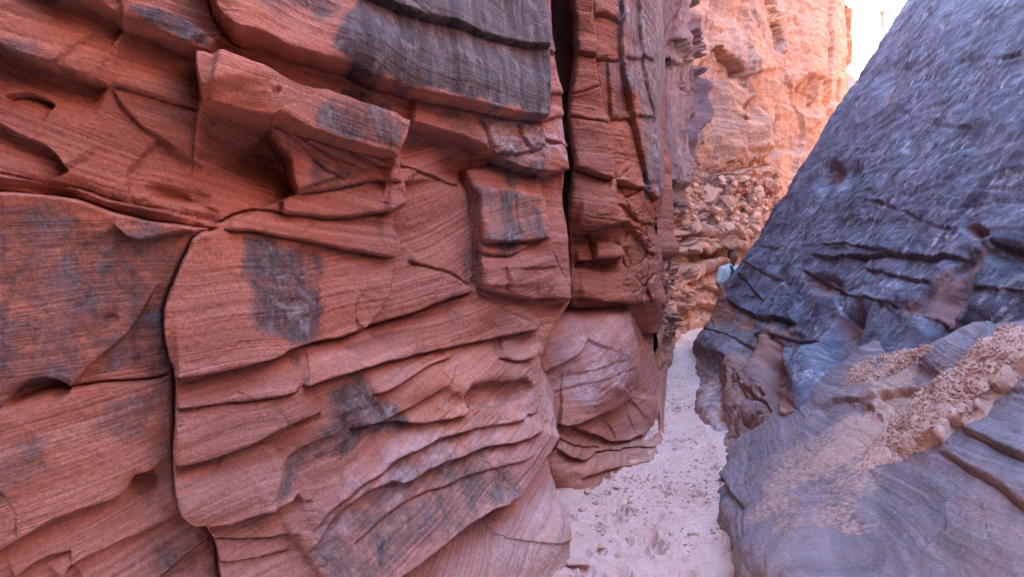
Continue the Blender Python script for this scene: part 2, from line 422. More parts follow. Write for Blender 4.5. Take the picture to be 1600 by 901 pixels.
def rock(name, reds, varn_d, varn_l, pale, streak=(22, 3, 3), lam=(.55, 62), fine=1.0, mott=.5, gloss=.6, spec=.6, frag=1.5, wash=None, fleck=None, grain=75, zone_mix=.85, lamv=.35):
    m = N(name); bv = m.attr('bedv'); mk = m.sep(m.attr('mask')); pos = m.n('NewGeometry').outputs['Position']
    sp = m.sep(bv); al, bd, hz = sp[0], sp[1], sp[2]
    def v2(ka, kb, src=bd): return m.n('CombineXYZ', i_0=m.math('MULTIPLY', al, ka), i_1=m.math('MULTIPLY', src, kb), i_2=0.).outputs[0]
    l1 = m.noise(v2(lam[0], lam[1]), 1, 3, .6); l2 = m.noise(v2(.7, 9), 1, 4, .55, .3); big = m.noise(pos, 1.3, 5, .6)
    c = m.ramp(l2, [(.25, reds[0]), (.45, reds[1]), (.6, reds[2]), (.78, reds[3])])
    rnd = m.n('ObjectInfo').outputs['Random']
    c = m.mix(m.math('MULTIPLY', m.mr(l1, .34, .68), m.mr(rnd, 0, 1, .45, 1.0)), c, m.mix(1.0, c, (.62, .55, .54), 'MULTIPLY'))
    zone = m.noise(pos, .9, 3, .5)
    c = m.mix(m.mr(zone, .40, .60, 0, zone_mix), m.mix(1.0, c, (1.08, 1.0, .92), 'MULTIPLY'), m.mix(1.0, c, (.80, .85, 1.0), 'MULTIPLY'))
    c = m.mix(m.mr(m.math('FRACT', m.math('MULTIPLY', rnd, 7.3)), 0, 1, 0, .5), c, m.mix(1.0, c, (1.12, 1.14, 1.16), 'MULTIPLY'))
    if wash:
        wf = m.math('ADD', m.mr(hz, wash[1], wash[2], 0, 1), m.math('MULTIPLY', m.math('SUBTRACT', m.noise(pos, 2.6, 4, .6), .5), .9))
        c = m.mix(m.mr(wf, .3, 1.0, 0, .8), c, m.mix(m.mr(l1, .35, .7), wash[0], tuple(v*.8 for v in wash[0])))
    c = m.mix(m.mr(big, .35, .7, 0, .55), c, m.mix(1.0, c, (1.18, 1.0, .92), 'MULTIPLY'))
    # varnish: dark manganese skin, streaked down the face
    stn = m.noise(v2(streak[0], streak[1], hz), 1, 5, .65, .4); mo = m.noise(pos, 9, 6, .68, .6)
    vc = m.mix(m.mr(stn, .38, .68), varn_d, varn_l)
    vc = m.mix(m.math('MULTIPLY', m.mr(mo, .52, .68), mott), vc, pale)
    if fleck:
        fk = m.noise(v2(fleck[0], fleck[1], hz), 1, 3, .6); dens = m.noise(pos, 1.4, 4, .6)
        brk = m.mr(m.noise(pos, 22, 5, .7), .42, .56)
        vc = m.mix(m.math('MULTIPLY', m.math('MULTIPLY', m.mr(fk, .52, .62, 0, fleck[2]), m.mr(dens, .35, .62)), brk), vc, pale)
        vc = m.mix(m.math('MULTIPLY', m.mr(m.noise(pos, 11, 6, .7), .50, .64), .7), vc, varn_d)
    edge = m.math('ADD', mk[0], m.math('MULTIPLY', m.math('SUBTRACT', m.noise(pos, 9, 7, .7, .4), .5), frag))
    vf = m.math('MULTIPLY', m.mr(edge, .22, .78), m.mr(mk[0], .02, .35))
    c = m.mix(vf, c, vc)
    m.t.links.new(m.mr(vf, 0, 1, .88, gloss), m.b.inputs['Roughness']); m.t.links.new(m.mr(vf, 0, 1, .25, spec), m.b.inputs['Specular IOR Level'])
    c = m.mix(m.mr(l1, .40, .64, 0, lamv), c, m.mix(1., c, (.66, .64, .66), 'MULTIPLY'))
    pn = m.math('ADD', m.math('MULTIPLY', m.noise(v2(7, 24), 1, 6, .7, .6), .6), m.math('MULTIPLY', m.noise(pos, 26, 6, .7, .4), .4))
    pe = m.math('ADD', mk[1], m.math('MULTIPLY', m.math('SUBTRACT', pn, .5), 2.4))
    pf = m.math('MULTIPLY', m.mr(pe, .42, 1.0, 0, .8), m.mr(mk[1], .02, .3))
    c = m.mix(pf, c, pale)
    de = m.math('ADD', mk[2], m.math('MULTIPLY', m.math('SUBTRACT', m.noise(pos, 34, 5, .7), .5), 1.6))
    df = m.math('MULTIPLY', m.mr(de, .45, .7, 0, .9), m.mr(mk[2], .02, .2))
    c = m.mix(df, c, (.52, .32, .25))
    speck = m.noise(pos, grain, 4, .7); pit = m.noise(pos, grain*.28, 5, .65)
    c = m.mix(m.mr(speck, .46, .70, 0, .6), c, m.mix(1., c, (.62, .58, .58), 'MULTIPLY'))
    c = m.mix(m.mr(speck, .50, .32, 0, .4), c, m.mix(1., c, (1.25, 1.25, 1.25), 'MULTIPLY'))
    c = m.mix(m.mr(pit, .56, .70, 0, .5), c, m.mix(1., c, (.66, .62, .62), 'MULTIPLY'))
    m.col(c)
    h = m.math('ADD', m.math('MULTIPLY', l1, .8), m.math('MULTIPLY', m.noise(pos, 38, 6, .66), 1.5))
    h = m.math('ADD', h, m.math('MULTIPLY', m.noise(v2(1.3, 190), 1, 2, .5), .35))
    h = m.math('ADD', h, m.math('MULTIPLY', df, .3))
    m.bump(h, .016*fine, .9)
    return m.m

REDS = [(.36, .142, .092), (.47, .200, .130), (.53, .245, .168), (.57, .31, .23)]
M_red = rock('red_sandstone', REDS, (.040, .031, .031), (.16, .12, .115), (.58, .50, .51), streak=(11, 1.3, 1.3), mott=.3, gloss=.72, spec=.35, frag=1.9, wash=((.58, .385, .34), 1.7, .2))
M_but = rock('buttress_sandstone', [(.29, .105, .065), (.37, .14, .085), (.42, .175, .11), (.46, .22, .15)], (.12, .085, .085), (.30, .22, .21), (.58, .45, .42), lam=(.55, 44), spec=.2, gloss=.8)
M_low = rock('washed_sandstone', [(.39, .18, .13), (.46, .225, .17), (.51, .27, .21), (.54, .32, .265)], (.27, .20, .215), (.46, .35, .37), (.64, .51, .52), lam=(.4, 34), mott=.3, frag=.8, zone_mix=.25)
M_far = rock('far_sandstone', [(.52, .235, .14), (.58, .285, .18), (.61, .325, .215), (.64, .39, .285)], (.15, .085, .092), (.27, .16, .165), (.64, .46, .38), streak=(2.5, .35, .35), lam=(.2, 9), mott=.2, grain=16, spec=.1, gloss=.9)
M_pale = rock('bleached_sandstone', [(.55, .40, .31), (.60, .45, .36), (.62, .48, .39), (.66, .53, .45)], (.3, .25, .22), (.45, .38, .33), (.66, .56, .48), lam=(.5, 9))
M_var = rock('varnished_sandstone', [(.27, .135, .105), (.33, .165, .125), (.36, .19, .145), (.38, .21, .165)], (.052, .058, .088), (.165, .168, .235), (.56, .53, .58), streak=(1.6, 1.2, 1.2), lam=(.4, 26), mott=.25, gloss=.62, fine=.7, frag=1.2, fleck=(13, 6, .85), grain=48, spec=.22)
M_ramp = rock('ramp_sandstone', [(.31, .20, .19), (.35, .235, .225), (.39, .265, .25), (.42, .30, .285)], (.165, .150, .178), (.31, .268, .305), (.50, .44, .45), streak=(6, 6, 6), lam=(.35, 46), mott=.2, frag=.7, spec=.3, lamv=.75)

def sand_mat(name, c0, c1, bs=.02, scale=30):
    m = N(name); pos = m.n('NewGeometry').outputs['Position']
    a = m.noise(pos, 3, 6, .6); b = m.noise(pos, scale, 5, .65); g = m.noise(pos, 260, 2, .5)
    c = m.mix(m.mr(a, .35, .65), c0, c1)
    c = m.mix(m.mr(b, .5, .72, 0, .5), c, m.mix(1., c, (.72, .64, .6), 'MULTIPLY'))
    c = m.mix(m.mr(g, .5, .75, 0, .35), c, m.mix(1., c, (.7, .66, .64), 'MULTIPLY'))
    m.col(c); h = m.math('ADD', b, m.math('MULTIPLY', g, .25)); m.bump(h, bs, .9)
    m.b.inputs['Roughness'].default_value = .95
    return m.m
M_sand = sand_mat('pale_sand', (.70, .44, .375), (.78, .535, .465), .035)
M_grav = sand_mat('gravel_crust', (.53, .31, .245), (.61, .42, .36), .02, 45)
M_grit = sand_mat('grit', (.36, .18, .13), (.60, .42, .35), .01, 22)
M_clod = sand_mat('sand_clod', (.52, .31, .23), (.62, .42, .34), .01, 60)

def LD(p, a=0., b=0., ra=40, rb=30, c=.02, cw=1.8, e=.08, cut=True, n=1):
    return dict(p=chaikin(p, n), a=a, b=b, ra=ra, rb=rb, c=c, cw=cw, e=e, cut=cut)

# ================================================================== the near layered cliff on the left
def yA(px): return 2.19/(.54-(px-800)/1150)
EA = {-250: 860, -90: 866, 0: 868, 95: 872, 150: 880, 190: 881, 260: 884, 330: 886, 400: 888, 470: 888, 525: 856, 590: 846, 645: 866, 700: 868, 765: 872, 830: 888, 901: 888, 990: 880}
KA = {901: [1, 1, 1, 1, .985, .93, .86, .815, .785], 830: [1, 1, 1, 1, .985, .945, .89, .85, .83], 990: [1, 1, 1, 1, .98, .91, .83, .78, .745], 765: [1, 1, 1, 1, .985, .955, .925, .90, .905], 700: [1, 1, 1, 1, .985, .96, .935, .925, .95], 645: [1, 1, 1, 1, .985, .965, .94, .945, .95], 590: [1, 1, 1, 1, .985, .97, .95, .96, .99]}
rows = []
for py in sorted(EA, reverse=True):
    E = EA[py]; k = KA.get(py, [1]*9)
    pxs = [-260, 0, 135, 270, 430, 600, 740, min(830, E-25), E]
    r = []
    p0 = at(pxs[0], py, yA(pxs[0]))
    for xx, yy in ((5.0, -8.5), (1.5, -8.2), (-2.0, -6.2), (-3.1, -2.8), (-2.4, -.2)): r.append(w(xx, yy, p0[2]-(py-400)*.0006*(1-yy)))     # unseen bend added behind the viewer to close the slot against frontal skylight
    r += [at(p, py, yA(p)*k[i]) for i, p in enumerate(pxs)]
    e = r[-1]
    q = e[0]/e[1]
    for dx, dy in ((-.01, .12), (-.03, .55), (-.02, 1.5), (.35, 2.6), (1.2, 3.6)): r.append(e+w(q*dy+dx*(1 if py < 460 else .25), dy, 0) if py < 690 else e+w(q*dy*.7-.03-.03*dy, dy*.7, 0))
    rows.append(r)
top = rows[-1]
for zz, off in ((5.2, 0), (8, -.1), (10.5, -.35)): rows.append([w(p[0]+off, p[1], zz+.25*math.sin(i*2.1)) for i, p in enumerate(top)])
PA = net(rows, .62, hi=260)

LA = [
 LD([(318, -30), (335, 28), (352, 48), (370, 70), (400, 75), (430, 82), (445, 90), (500, 103), (530, 112), (550, 118), (585, 135), (620, 145), (660, 155), (705, 165), (745, 175), (780, 182), (825, 186), (851, 189)], .13, -.05, 90, 38, .03, e=.02),
 LD([(545, -40), (560, 0), (600, 15), (635, 30), (665, 38), (700, 46), (740, 59), (780, 68), (815, 77), (852, 80)], .05, -.015, 40, 25, .03, e=.03),
 LD([(190, 45), (235, 55), (262, 72), (305, 85), (348, 91)], .08, -.05, 28, 34, .02),
 LD([(195, 14), (240, 22), (300, 42), (348, 72)], .0, .05, 20, 22, .03),
 LD([(60, -30), (85, -5), (130, 8), (165, 25), (198, 46)], .09, -.05, 26, 34, .02),
 LD([(-260, 10), (-100, 40), (0, 75), (30, 90), (60, 100), (100, 112), (150, 128), (174, 135)], .06, -.085, 60, 34, .01),
 LD([(172, 131), (210, 142), (250, 152), (316, 168)], .015, -.005, 25, 20, .018),
 LD([(172, 135), (190, 165), (205, 180), (240, 208), (318, 258)], .014, -.008, 50, 40, .004),
 LD([(0, 147), (30, 140), (50, 145), (84, 164)], .01, -.05, 20, 22, .02, cut=False),
 LD([(-20, 188), (0, 192), (30, 210), (85, 230), (108, 266)], .03, -.05, 36, 28, .0, cut=False),
 LD([(-260, 235), (-50, 262), (0, 268), (60, 280), (120, 290), (190, 310), (240, 322), (300, 338), (335, 347)], .02, .035, 30, 14, .018),
 LD([(-260, 292), (-50, 296), (0, 297), (45, 298), (100, 303), (150, 316), (215, 338), (280, 351), (342, 356)], -.055, .035, 16, 40, .035, 2.2),
 LD([(182, 346), (200, 366), (214, 375), (260, 366), (302, 359)], .03, -.02, 14, 20, .008, cut=False),
 LD([(303, 90), (318, 89), (340, 95), (400, 117), (450, 135), (500, 150), (565, 167), (600, 180), (642, 194)], -.03, .11, 24, 80, .02, e=.02),
 LD([(318, 170), (360, 183), (420, 198), (475, 215), (535, 232), (590, 247), (616, 250)], .06, -.12, 60, 62, .02, e=.05),
 LD([(303, 88), (305, 110), (312, 135), (318, 171)], .07, -.04, 60, 30, .03, e=.25),
 LD([(643, 195), (640, 205), (625, 230), (615, 250)], -.05, .03, 36, 30, .02, e=.25),
 LD([(420, 198), (440, 230), (455, 247), (456, 280), (466, 304)], .09, -.07, 60, 60, .03, e=.05),
 LD([(466, 304), (550, 290), (590, 280), (632, 287)], .03, -.02, 30, 20, .025),
 LD([(470, 225), (500, 262), (540, 282)], .015, -.005, 18, 12, .018, cut=False),
 LD([(478, 220), (530, 250), (582, 268)], .015, -.005, 18, 12, .018, cut=False),
 LD([(540, 233), (570, 246), (600, 262), (634, 266)], .012, -.01, 18, 12, .012, cut=False),
 LD([(330, 348), (365, 330), (400, 326), (460, 335), (530, 340), (600, 332), (636, 318)], .035, -.02, 24, 20, .025),
 LD([(342, 356), (400, 361), (450, 372), (525, 387), (600, 400), (622, 402)], .045, -.02, 24, 22, .025),
 LD([(632, 284), (638, 318), (620, 335), (612, 345), (629, 385), (622, 402), (612, 430), (605, 470), (565, 515)], -.06, .03, 36, 24, .02, e=.03),
 LD([(342, 356), (303, 362), (288, 400), (265, 448), (253, 490), (259, 540), (272, 580), (272, 628), (270, 713), (274, 765), (298, 795), (335, 840), (345, 910), (340, 960)], .075, -.015, 46, 18, .085, 3.0, e=.03),
 LD([(272, 580), (330, 578), (400, 566), (445, 556), (450, 547), (475, 540), (515, 532), (555, 520), (570, 512), (640, 490), (700, 470), (742, 455)], .055, -.04, 50, 26, .045, 2.2, e=.03),
 LD([(272, 628), (330, 625), (400, 620), (458, 613), (468, 598)], .035, -.01, 22, 16, .02),
 LD([(270, 713), (300, 713), (350, 700), (400, 684), (445, 660), (480, 645), (505, 638)], .055, -.035, 36, 22, .02),
 LD([(276, 770), (300, 797), (350, 806), (380, 801), (435, 788), (470, 768)], .06, -.04, 50, 22, .02),
 LD([(318, 828), (340, 832), (400, 838), (440, 836), (470, 828)], .02, -.015, 14, 12, .018),
 LD([(335, 862), (400, 866), (455, 858)], .015, -.01, 12, 12, .015),
 LD([(468, 598), (485, 600), (515, 590), (550, 580), (610, 560), (650, 552), (710, 542), (775, 530), (825, 517), (843, 511)], .05, -.035, 34, 22, .035, 2.0, e=.04),
 LD([(555, 520), (550, 480), (565, 455)], .02, -.01, 20, 20, .01, cut=False),
 LD([(640, 407), (680, 418), (720, 434), (741, 448)], .015, -.012, 24, 24, .018),
 LD([(622, 258), (660, 268), (700, 280), (733, 286)], .02, -.015, 20, 20, .014),
 LD([(575, 615), (610, 605), (640, 585), (670, 570), (712, 557)], .03, -.015, 26, 16, .008),
 LD([(590, 655), (620, 640), (655, 625), (700, 600), (716, 566)], .02, -.012, 20, 14, .008, cut=False),
 LD([(540, 668), (600, 655), (650, 660), (680, 654), (712, 647), (728, 637), (720, 624)], .035, -.02, 24, 20, .02),
 LD([(720, 624), (750, 636), (800, 627), (838, 608)], -.045, .02, 20, 20, .008),
 LD([(715, 622), (728, 602), (760, 596), (800, 600), (830, 590)], .03, -.02, 20, 18, .0, cut=False),
 LD([(470, 866), (530, 800), (600, 745), (632, 750), (670, 720), (745, 695), (800, 680), (862, 655)], .04, -.025, 22, 20, .022),
 LD([(480, 830), (540, 775), (590, 735), (640, 700), (700, 672), (790, 655), (850, 640)], .025, -.012, 16, 14, .016, cut=False),
 LD([(545, 850), (620, 780), (690, 748), (765, 722), (830, 700)], .012, -.01, 16, 14, .010, cut=False),
 LD([(600, 720), (660, 690), (740, 668)], .014, -.01, 12, 10, .012, cut=False),
 LD([(540, 955), (615, 897), (660, 865), (710, 820), (760, 785), (790, 770), (825, 745), (850, 715), (873, 670)], .10, -.13, 90, 60, .03, 2.4, e=.03),
 LD([(765, 824), (770, 800), (788, 773)], .03, -.01, 16, 12, .02),
 LD([(430, 800), (432, 760), (445, 715), (480, 690), (530, 672)], .008, -.012, 12, 16, .004, cut=False),
 LD([(-260, 700), (-40, 650), (0, 638), (60, 616), (150, 600), (240, 590), (272, 578)], -.01, .015, 30, 40, .035, 2.0),
 LD([(2, 636), (25, 605), (60, 588), (100, 600), (112, 614)], .01, -.055, 20, 24, .005, cut=False),
 LD([(105, 610), (150, 560), (190, 530), (230, 480), (250, 440)], .012, -.012, 14, 30, .0, cut=False),
 LD([(-260, 930), (-40, 878), (0, 858), (50, 830), (100, 800), (195, 776), (205, 752), (240, 735), (268, 712)], .035, -.03, 40, 24, .03),
 LD([(90, 915), (110, 878), (200, 840), (235, 825), (296, 797)], .03, -.03, 26, 24, .03),
 LD([(20, 905), (70, 870), (110, 860)], .02, -.02, 18, 16, .01, cut=False),
 LD([(235, 915), (300, 862), (334, 838)], .02, -.02, 18, 16, .02),
 LD([(640, 193), (675, 202), (700, 210), (740, 226), (756, 232), (772, 247), (800, 262), (850, 272), (888, 268)], .07, -.10, 40, 46, .02, e=.03),
 LD([(738, 255), (742, 292), (745, 375), (747, 452)], .07, -.03, 36, 30, .03, 2.2, e=.04),
 LD([(742, 288), (790, 292), (830, 300), (852, 305)], .015, .03, 18, 16, .015),
 LD([(745, 378), (800, 381), (852, 372)], .05, -.03, 24, 16, .025),
 LD([(852, 272), (856, 310), (854, 370), (880, 440), (888, 470)], -.03, .03, 16, 20, .02, e=.03),
 LD([(806, 296), (808, 372)], .01, -.01, 14, 14, .012, cut=False),
 LD([(822, 302), (832, 322), (848, 330)], -.02, .02, 12, 12, .008, cut=False),
 LD([(852, -60), (851, 80), (850, 189), (848, 230)], -.08, .02, 24, 30, .02, e=.02),
 LD([(853, 76), (862, 78), (872, 82)], .02, -.01, 10, 10, .015), LD([(852, 146), (870, 147), (888, 150)], .02, -.01, 10, 10, .015),
 LD([(850, 190), (870, 182), (890, 184)], .02, -.01, 10, 10, .015), LD([(845, 214), (862, 220), (888, 236)], .03, -.01, 12, 10, .015), LD([(750, 185), (757, 205), (762, 235)], .02, -.02, 14, 14, .02, cut=False),
 LD([(782, 190), (786, 215), (800, 240)], -.02, .02, 14, 14, .02, cut=False), LD([(812, 190), (814, 222), (835, 238)], .02, -.02, 12, 12, .02, cut=False),
 LD([(770, 240), (800, 246), (825, 236), (846, 232)], .03, -.02, 14, 14, .015, cut=False),
 LD([(742, 394), (770, 402), (800, 400), (830, 384), (845, 374)], .02, -.02, 14, 14, .02), LD([(742, 450), (765, 456), (800, 462), (830, 468), (862, 462), (888, 470)], .06, -.05, 26, 22, .02),
 LD([(785, 420), (830, 421), (868, 416)], .015, -.006, 12, 10, .01, cut=False), LD([(786, 418), (788, 458)], .02, -.02, 12, 12, .015), LD([(830, 421), (832, 462)], .015, .0, 12, 12, .012, cut=False),
 LD([(742, 455), (770, 470), (800, 490), (826, 500), (843, 509)], .02, .02, 14, 14, .015), LD([(828, 465), (838, 490), (845, 508)], .015, .01, 10, 10, .015),
 LD([(788, 532), (787, 560)], .02, -.02, 14, 14, .02, cut=False), LD([(780, 560), (805, 566), (828, 564), (842, 548)], .03, -.02, 16, 12, .015),
]
SA = [(20, 30, -4, .02), (150, -10, 0, .05), (230, 40, 0, .02), (270, 15, 0, 0), (430, 30, -2, .0), (700, 10, 0, .01), (700, 110, 0, .0), (-150, 150, 4, 0), (60, 200, -16, -.02), (240, 110, -4, 0), (260, 190, -12, -.02), (400, 95, -3, .0),
      (420, 160, 0, .02), (390, 250, -8, -.05), (540, 262, -14, .02), (555, 315, -5, .01), (500, 365, -4, .0), (460, 345, -4, 0), (690, 250, 16, -.02), (680, 360, 14, -.02), (600, 455, 6, 0), (100, 290, -3, 0), (150, 420, 0, 0.0),
      (-150, 420, 0, 0), (100, 690, 6, 0), (-150, 800, 8, 0), (60, 880, 8, -.01), (200, 870, 8, -.01), (290, 890, 6, 0), (350, 470, 0, .02), (370, 600, 0, 0), (360, 660, 0, .01), (360, 760, 2, .02), (380, 818, 0, 0), (400, 850, 0, 0), (400, 900, 2, 0),
      (480, 580, 4, 0), (620, 530, 4, 0), (500, 640, 8, 0), (760, 575, 6, .0), (650, 610, 10, .0), (620, 690, 18, 0), (780, 660, 10, 0), (600, 830, 18, 0), (760, 860, 40, -.02), (780, 800, 10, .0),
      (680, 190, 0, 0), (760, 210, 8, .01), (790, 275, 0, 0), (795, 335, 10, .02), (868, 330, 0, 0), (790, 390, 0, 0), (765, 425, 0, .0), (830, 440, 6, .02), (870, 460, 0, 0), (875, 400, 0, 0), (860, 40, 0, 0), (862, 110, 0, 0), (868, 165, 0, 0), (868, 200, 0, 0), (870, 250, 0, 0), (650, 440, 8, 0), (800, 478, 0, 0), (860, 500, 0, 0), (815, 550, 4, 0), (720, 455, 4, 0)]
BA = [(70, 292, 45, 9, 8, -.07), (260, 300, 30, 14, 20, -.06), (300, 305, 26, 12, 10, -.04), (218, 762, 22, 22, 0, -.06), (60, 615, 50, 18, -12, -.04), (725, 262, 40, 26, 10, -.10), (390, 235, 60, 38, 25, -.07), (430, 160, 9, 5, -40, -.03), (775, 612, 50, 20, -6, -.04),
      (330, 760, 70, 34, -5, .05), (340, 500, 70, 60, 0, .04), (800, 700, 60, 28, -30, .05), (640, 600, 70, 20, -15, .03), (680, 110, 150, 40, 12, .04), (560, 60, 60, 60, 0, .03), (820, 420, 34, 30, 0, .05), (700, 510, 80, 22, -15, .04),
      (880, 800, 30, 60, 20, .04), (840, 840, 50, 60, 20, .06), (730, 880, 60, 50, 0, .05), (170, 500, 14, 10, 0, -.015), (460, 90, 70, 20, 12, .02), (390, 60, 40, 30, 0, .04)]
VA = [
 ('varn', [(528, -60), (560, 15), (530, 45), (522, 85), (545, 118), (600, 138), (720, 165), (850, 186), (866, 80), (866, -60)], 7, 1.0),
 ('varn', [(330, -60), (335, 30), (420, 36), (545, 30), (545, -60)], 12, .62),
 ('varn', [(200, 18), (300, 42), (345, 88), (262, 70), (205, 48)], 6, .75), ('varn', [(90, -20), (200, 40), (160, 28), (90, 0)], 8, .6), ('varn', [(30, -20), (90, -20), (90, 8), (30, 0)], 8, .8), ('varn', [(0, 70), (60, 75), (130, 105), (120, 118), (60, 100), (0, 90)], 12, .6),
 ('varn', [(478, 214), (484, 180), (515, 158), (600, 184), (638, 200), (615, 248)], 5, .62), ('varn', [(523, 146), (536, 136), (575, 145), (620, 162), (618, 182), (560, 164)], 5, .8),
 ('varn', [(595, 180), (606, 182), (604, 246), (594, 246)], 4, .8), ('varn', [(480, 235), (520, 250), (580, 285), (470, 303)], 6, .5), ('varn', [(670, 160), (720, 170), (760, 230), (690, 205), (672, 200)], 5, .5), ('varn', [(752, 185), (850, 190), (850, 300), (800, 300), (765, 245)], 6, .62), ('pale', [(700, 168), (850, 188), (885, 200), (890, 262), (800, 256), (752, 226)], 10, .6), ('pale', [(853, 184), (890, 186), (892, 262), (853, 250)], 5, .55),
 ('varn', [(745, 290), (806, 294), (852, 300), (850, 376), (748, 376)], 8, .58), ('varn', [(776, 300), (808, 302), (806, 400), (778, 400)], 5, .7), ('varn', [(720, 390), (748, 395), (746, 450), (725, 430)], 8, .4),
 ('varn', [(376, 362), (420, 372), (500, 400), (505, 470), (498, 540), (450, 545), (405, 505), (380, 440)], 9, .74), ('pale', [(400, 400), (480, 420), (500, 530), (440, 520), (400, 470)], 18, .5), ('varn', [(445, 555), (475, 542), (490, 600), (470, 600)], 6, .7), ('pale', [(480, 545), (560, 535), (550, 575), (490, 590)], 12, .5),
 ('varn', [(505, 610), (560, 590), (620, 640), (640, 665), (560, 690), (480, 740), (432, 782), (436, 735), (470, 690), (520, 665)], 10, .72), ('pale', [(520, 600), (575, 605), (650, 655), (600, 690), (560, 680)], 20, .5), ('pale', [(600, 680), (740, 650), (850, 620), (870, 640), (720, 700), (560, 820), (480, 870), (520, 780)], 24, .62),
 ('varn', [(470, 860), (560, 740), (700, 690), (780, 680), (800, 760), (700, 820), (600, 901), (480, 940)], 34, .5), ('varn', [(575, 820), (600, 800), (602, 870), (580, 880)], 8, .8), ('varn', [(740, 760), (770, 740), (775, 770), (750, 785)], 8, .6), ('pale', [(840, 560), (870, 620), (872, 670), (855, 690), (845, 610)], 8, .6), ('pale', [(650, 850), (800, 780), (890, 740), (900, 901), (640, 960)], 60, .6),
 ('varn', [(-300, 300), (100, 305), (290, 355), (300, 362), (285, 400), (255, 480), (268, 580), (0, 636), (-300, 700)], 16, .56), ('varn', [(105, 600), (160, 545), (220, 530), (265, 560), (268, 582)], 12, .7), ('varn', [(0, 650), (100, 610), (268, 590), (268, 700), (150, 720), (0, 760)], 30, .45), ('varn', [(200, 755), (235, 745), (265, 740), (230, 785), (205, 780)], 8, .6), ('varn', [(230, 850), (330, 840), (340, 901), (220, 901)], 14, .5), ('pale', [(0, 880), (250, 830), (330, 850), (330, 960), (0, 960)], 40, .28),
 ('varn', [(590, 480), (600, 380), (625, 400), (610, 470)], 6, .35), ('varn', [(690, 460), (720, 450), (715, 545), (690, 548)], 8, .42), ('varn', [(645, 480), (662, 478), (660, 550), (640, 552)], 8, .3),
 ('calm', [(400, 130), (640, 190), (610, 245), (330, 170)], 10, .5), ('calm', [(-300, 300), (280, 350), (260, 560), (-300, 640)], 20, .55), ('calm', [(530, -50), (850, -50), (850, 185), (560, 115)], 20, .5), ('calm', [(640, 200), (740, 260), (740, 440), (640, 400)], 20, .4), ('calm', [(620, 760), (900, 700), (900, 960), (560, 960)], 30, .4), ('calm', [(0, 20), (300, 100), (320, 160), (180, 130), (0, 80)], 16, .7),
]
cliffA, A_P, A_N, _ = wall('layered_cliff', 'towering near cliff of layered orange-red sandstone with dark varnish patches, filling the left half', 'cliff', PA, w(-1.2, 2.2, 0), M_red, (-300, -260, 920, 980), LA, SA, BA, VA,
     out=(.5, -.8, 0), ddir=(.35, -.94, 0), strata=(.12, .0065, .028, .0035), rough=(.045, .008), warp=.009, back=.55)

# ================================================================== cracked buttress
rows = []
for py in (520, 485, 470, 440, 410, 380, 355, 320, 270, 180, 90, 0, -90, -250):
    u = {520: .8, 485: .35, 470: .12, 440: .06, 410: .22, 380: .16, 355: .05}.get(py, 0)
    xo = {0: 0, 90: 4, -90: 0, 180: -6, 270: 1, 320: -6, 355: -6}.get(py, 0) if py < 360 else -6
    jg = 6*math.sin(py*.031)+4*math.sin(py*.083)
    r = [at(915, py, 8.2), at(900+xo, py, 6.2+u), at(893+xo, py, 5.5+u), at(899+xo, py, 5.36+u), at(930, py, 5.42+u), at(962, py, 5.62+u), at(1000, py, 6.0+u*.8), at(1022+jg*.6, py, 6.45+u*.5), at(1030+jg, py, 7.2), at(1034+jg*.8, py, 8.6), at(1040, py, 11)]
    rows.append(r)
top = rows[-1]
for zz in (6.0, 8.5, 10.6): rows.append([w(p[0]-.1, p[1], zz+.2*math.sin(i)) for i, p in enumerate(top)])
PB = net(rows, 1.0, lo=4)
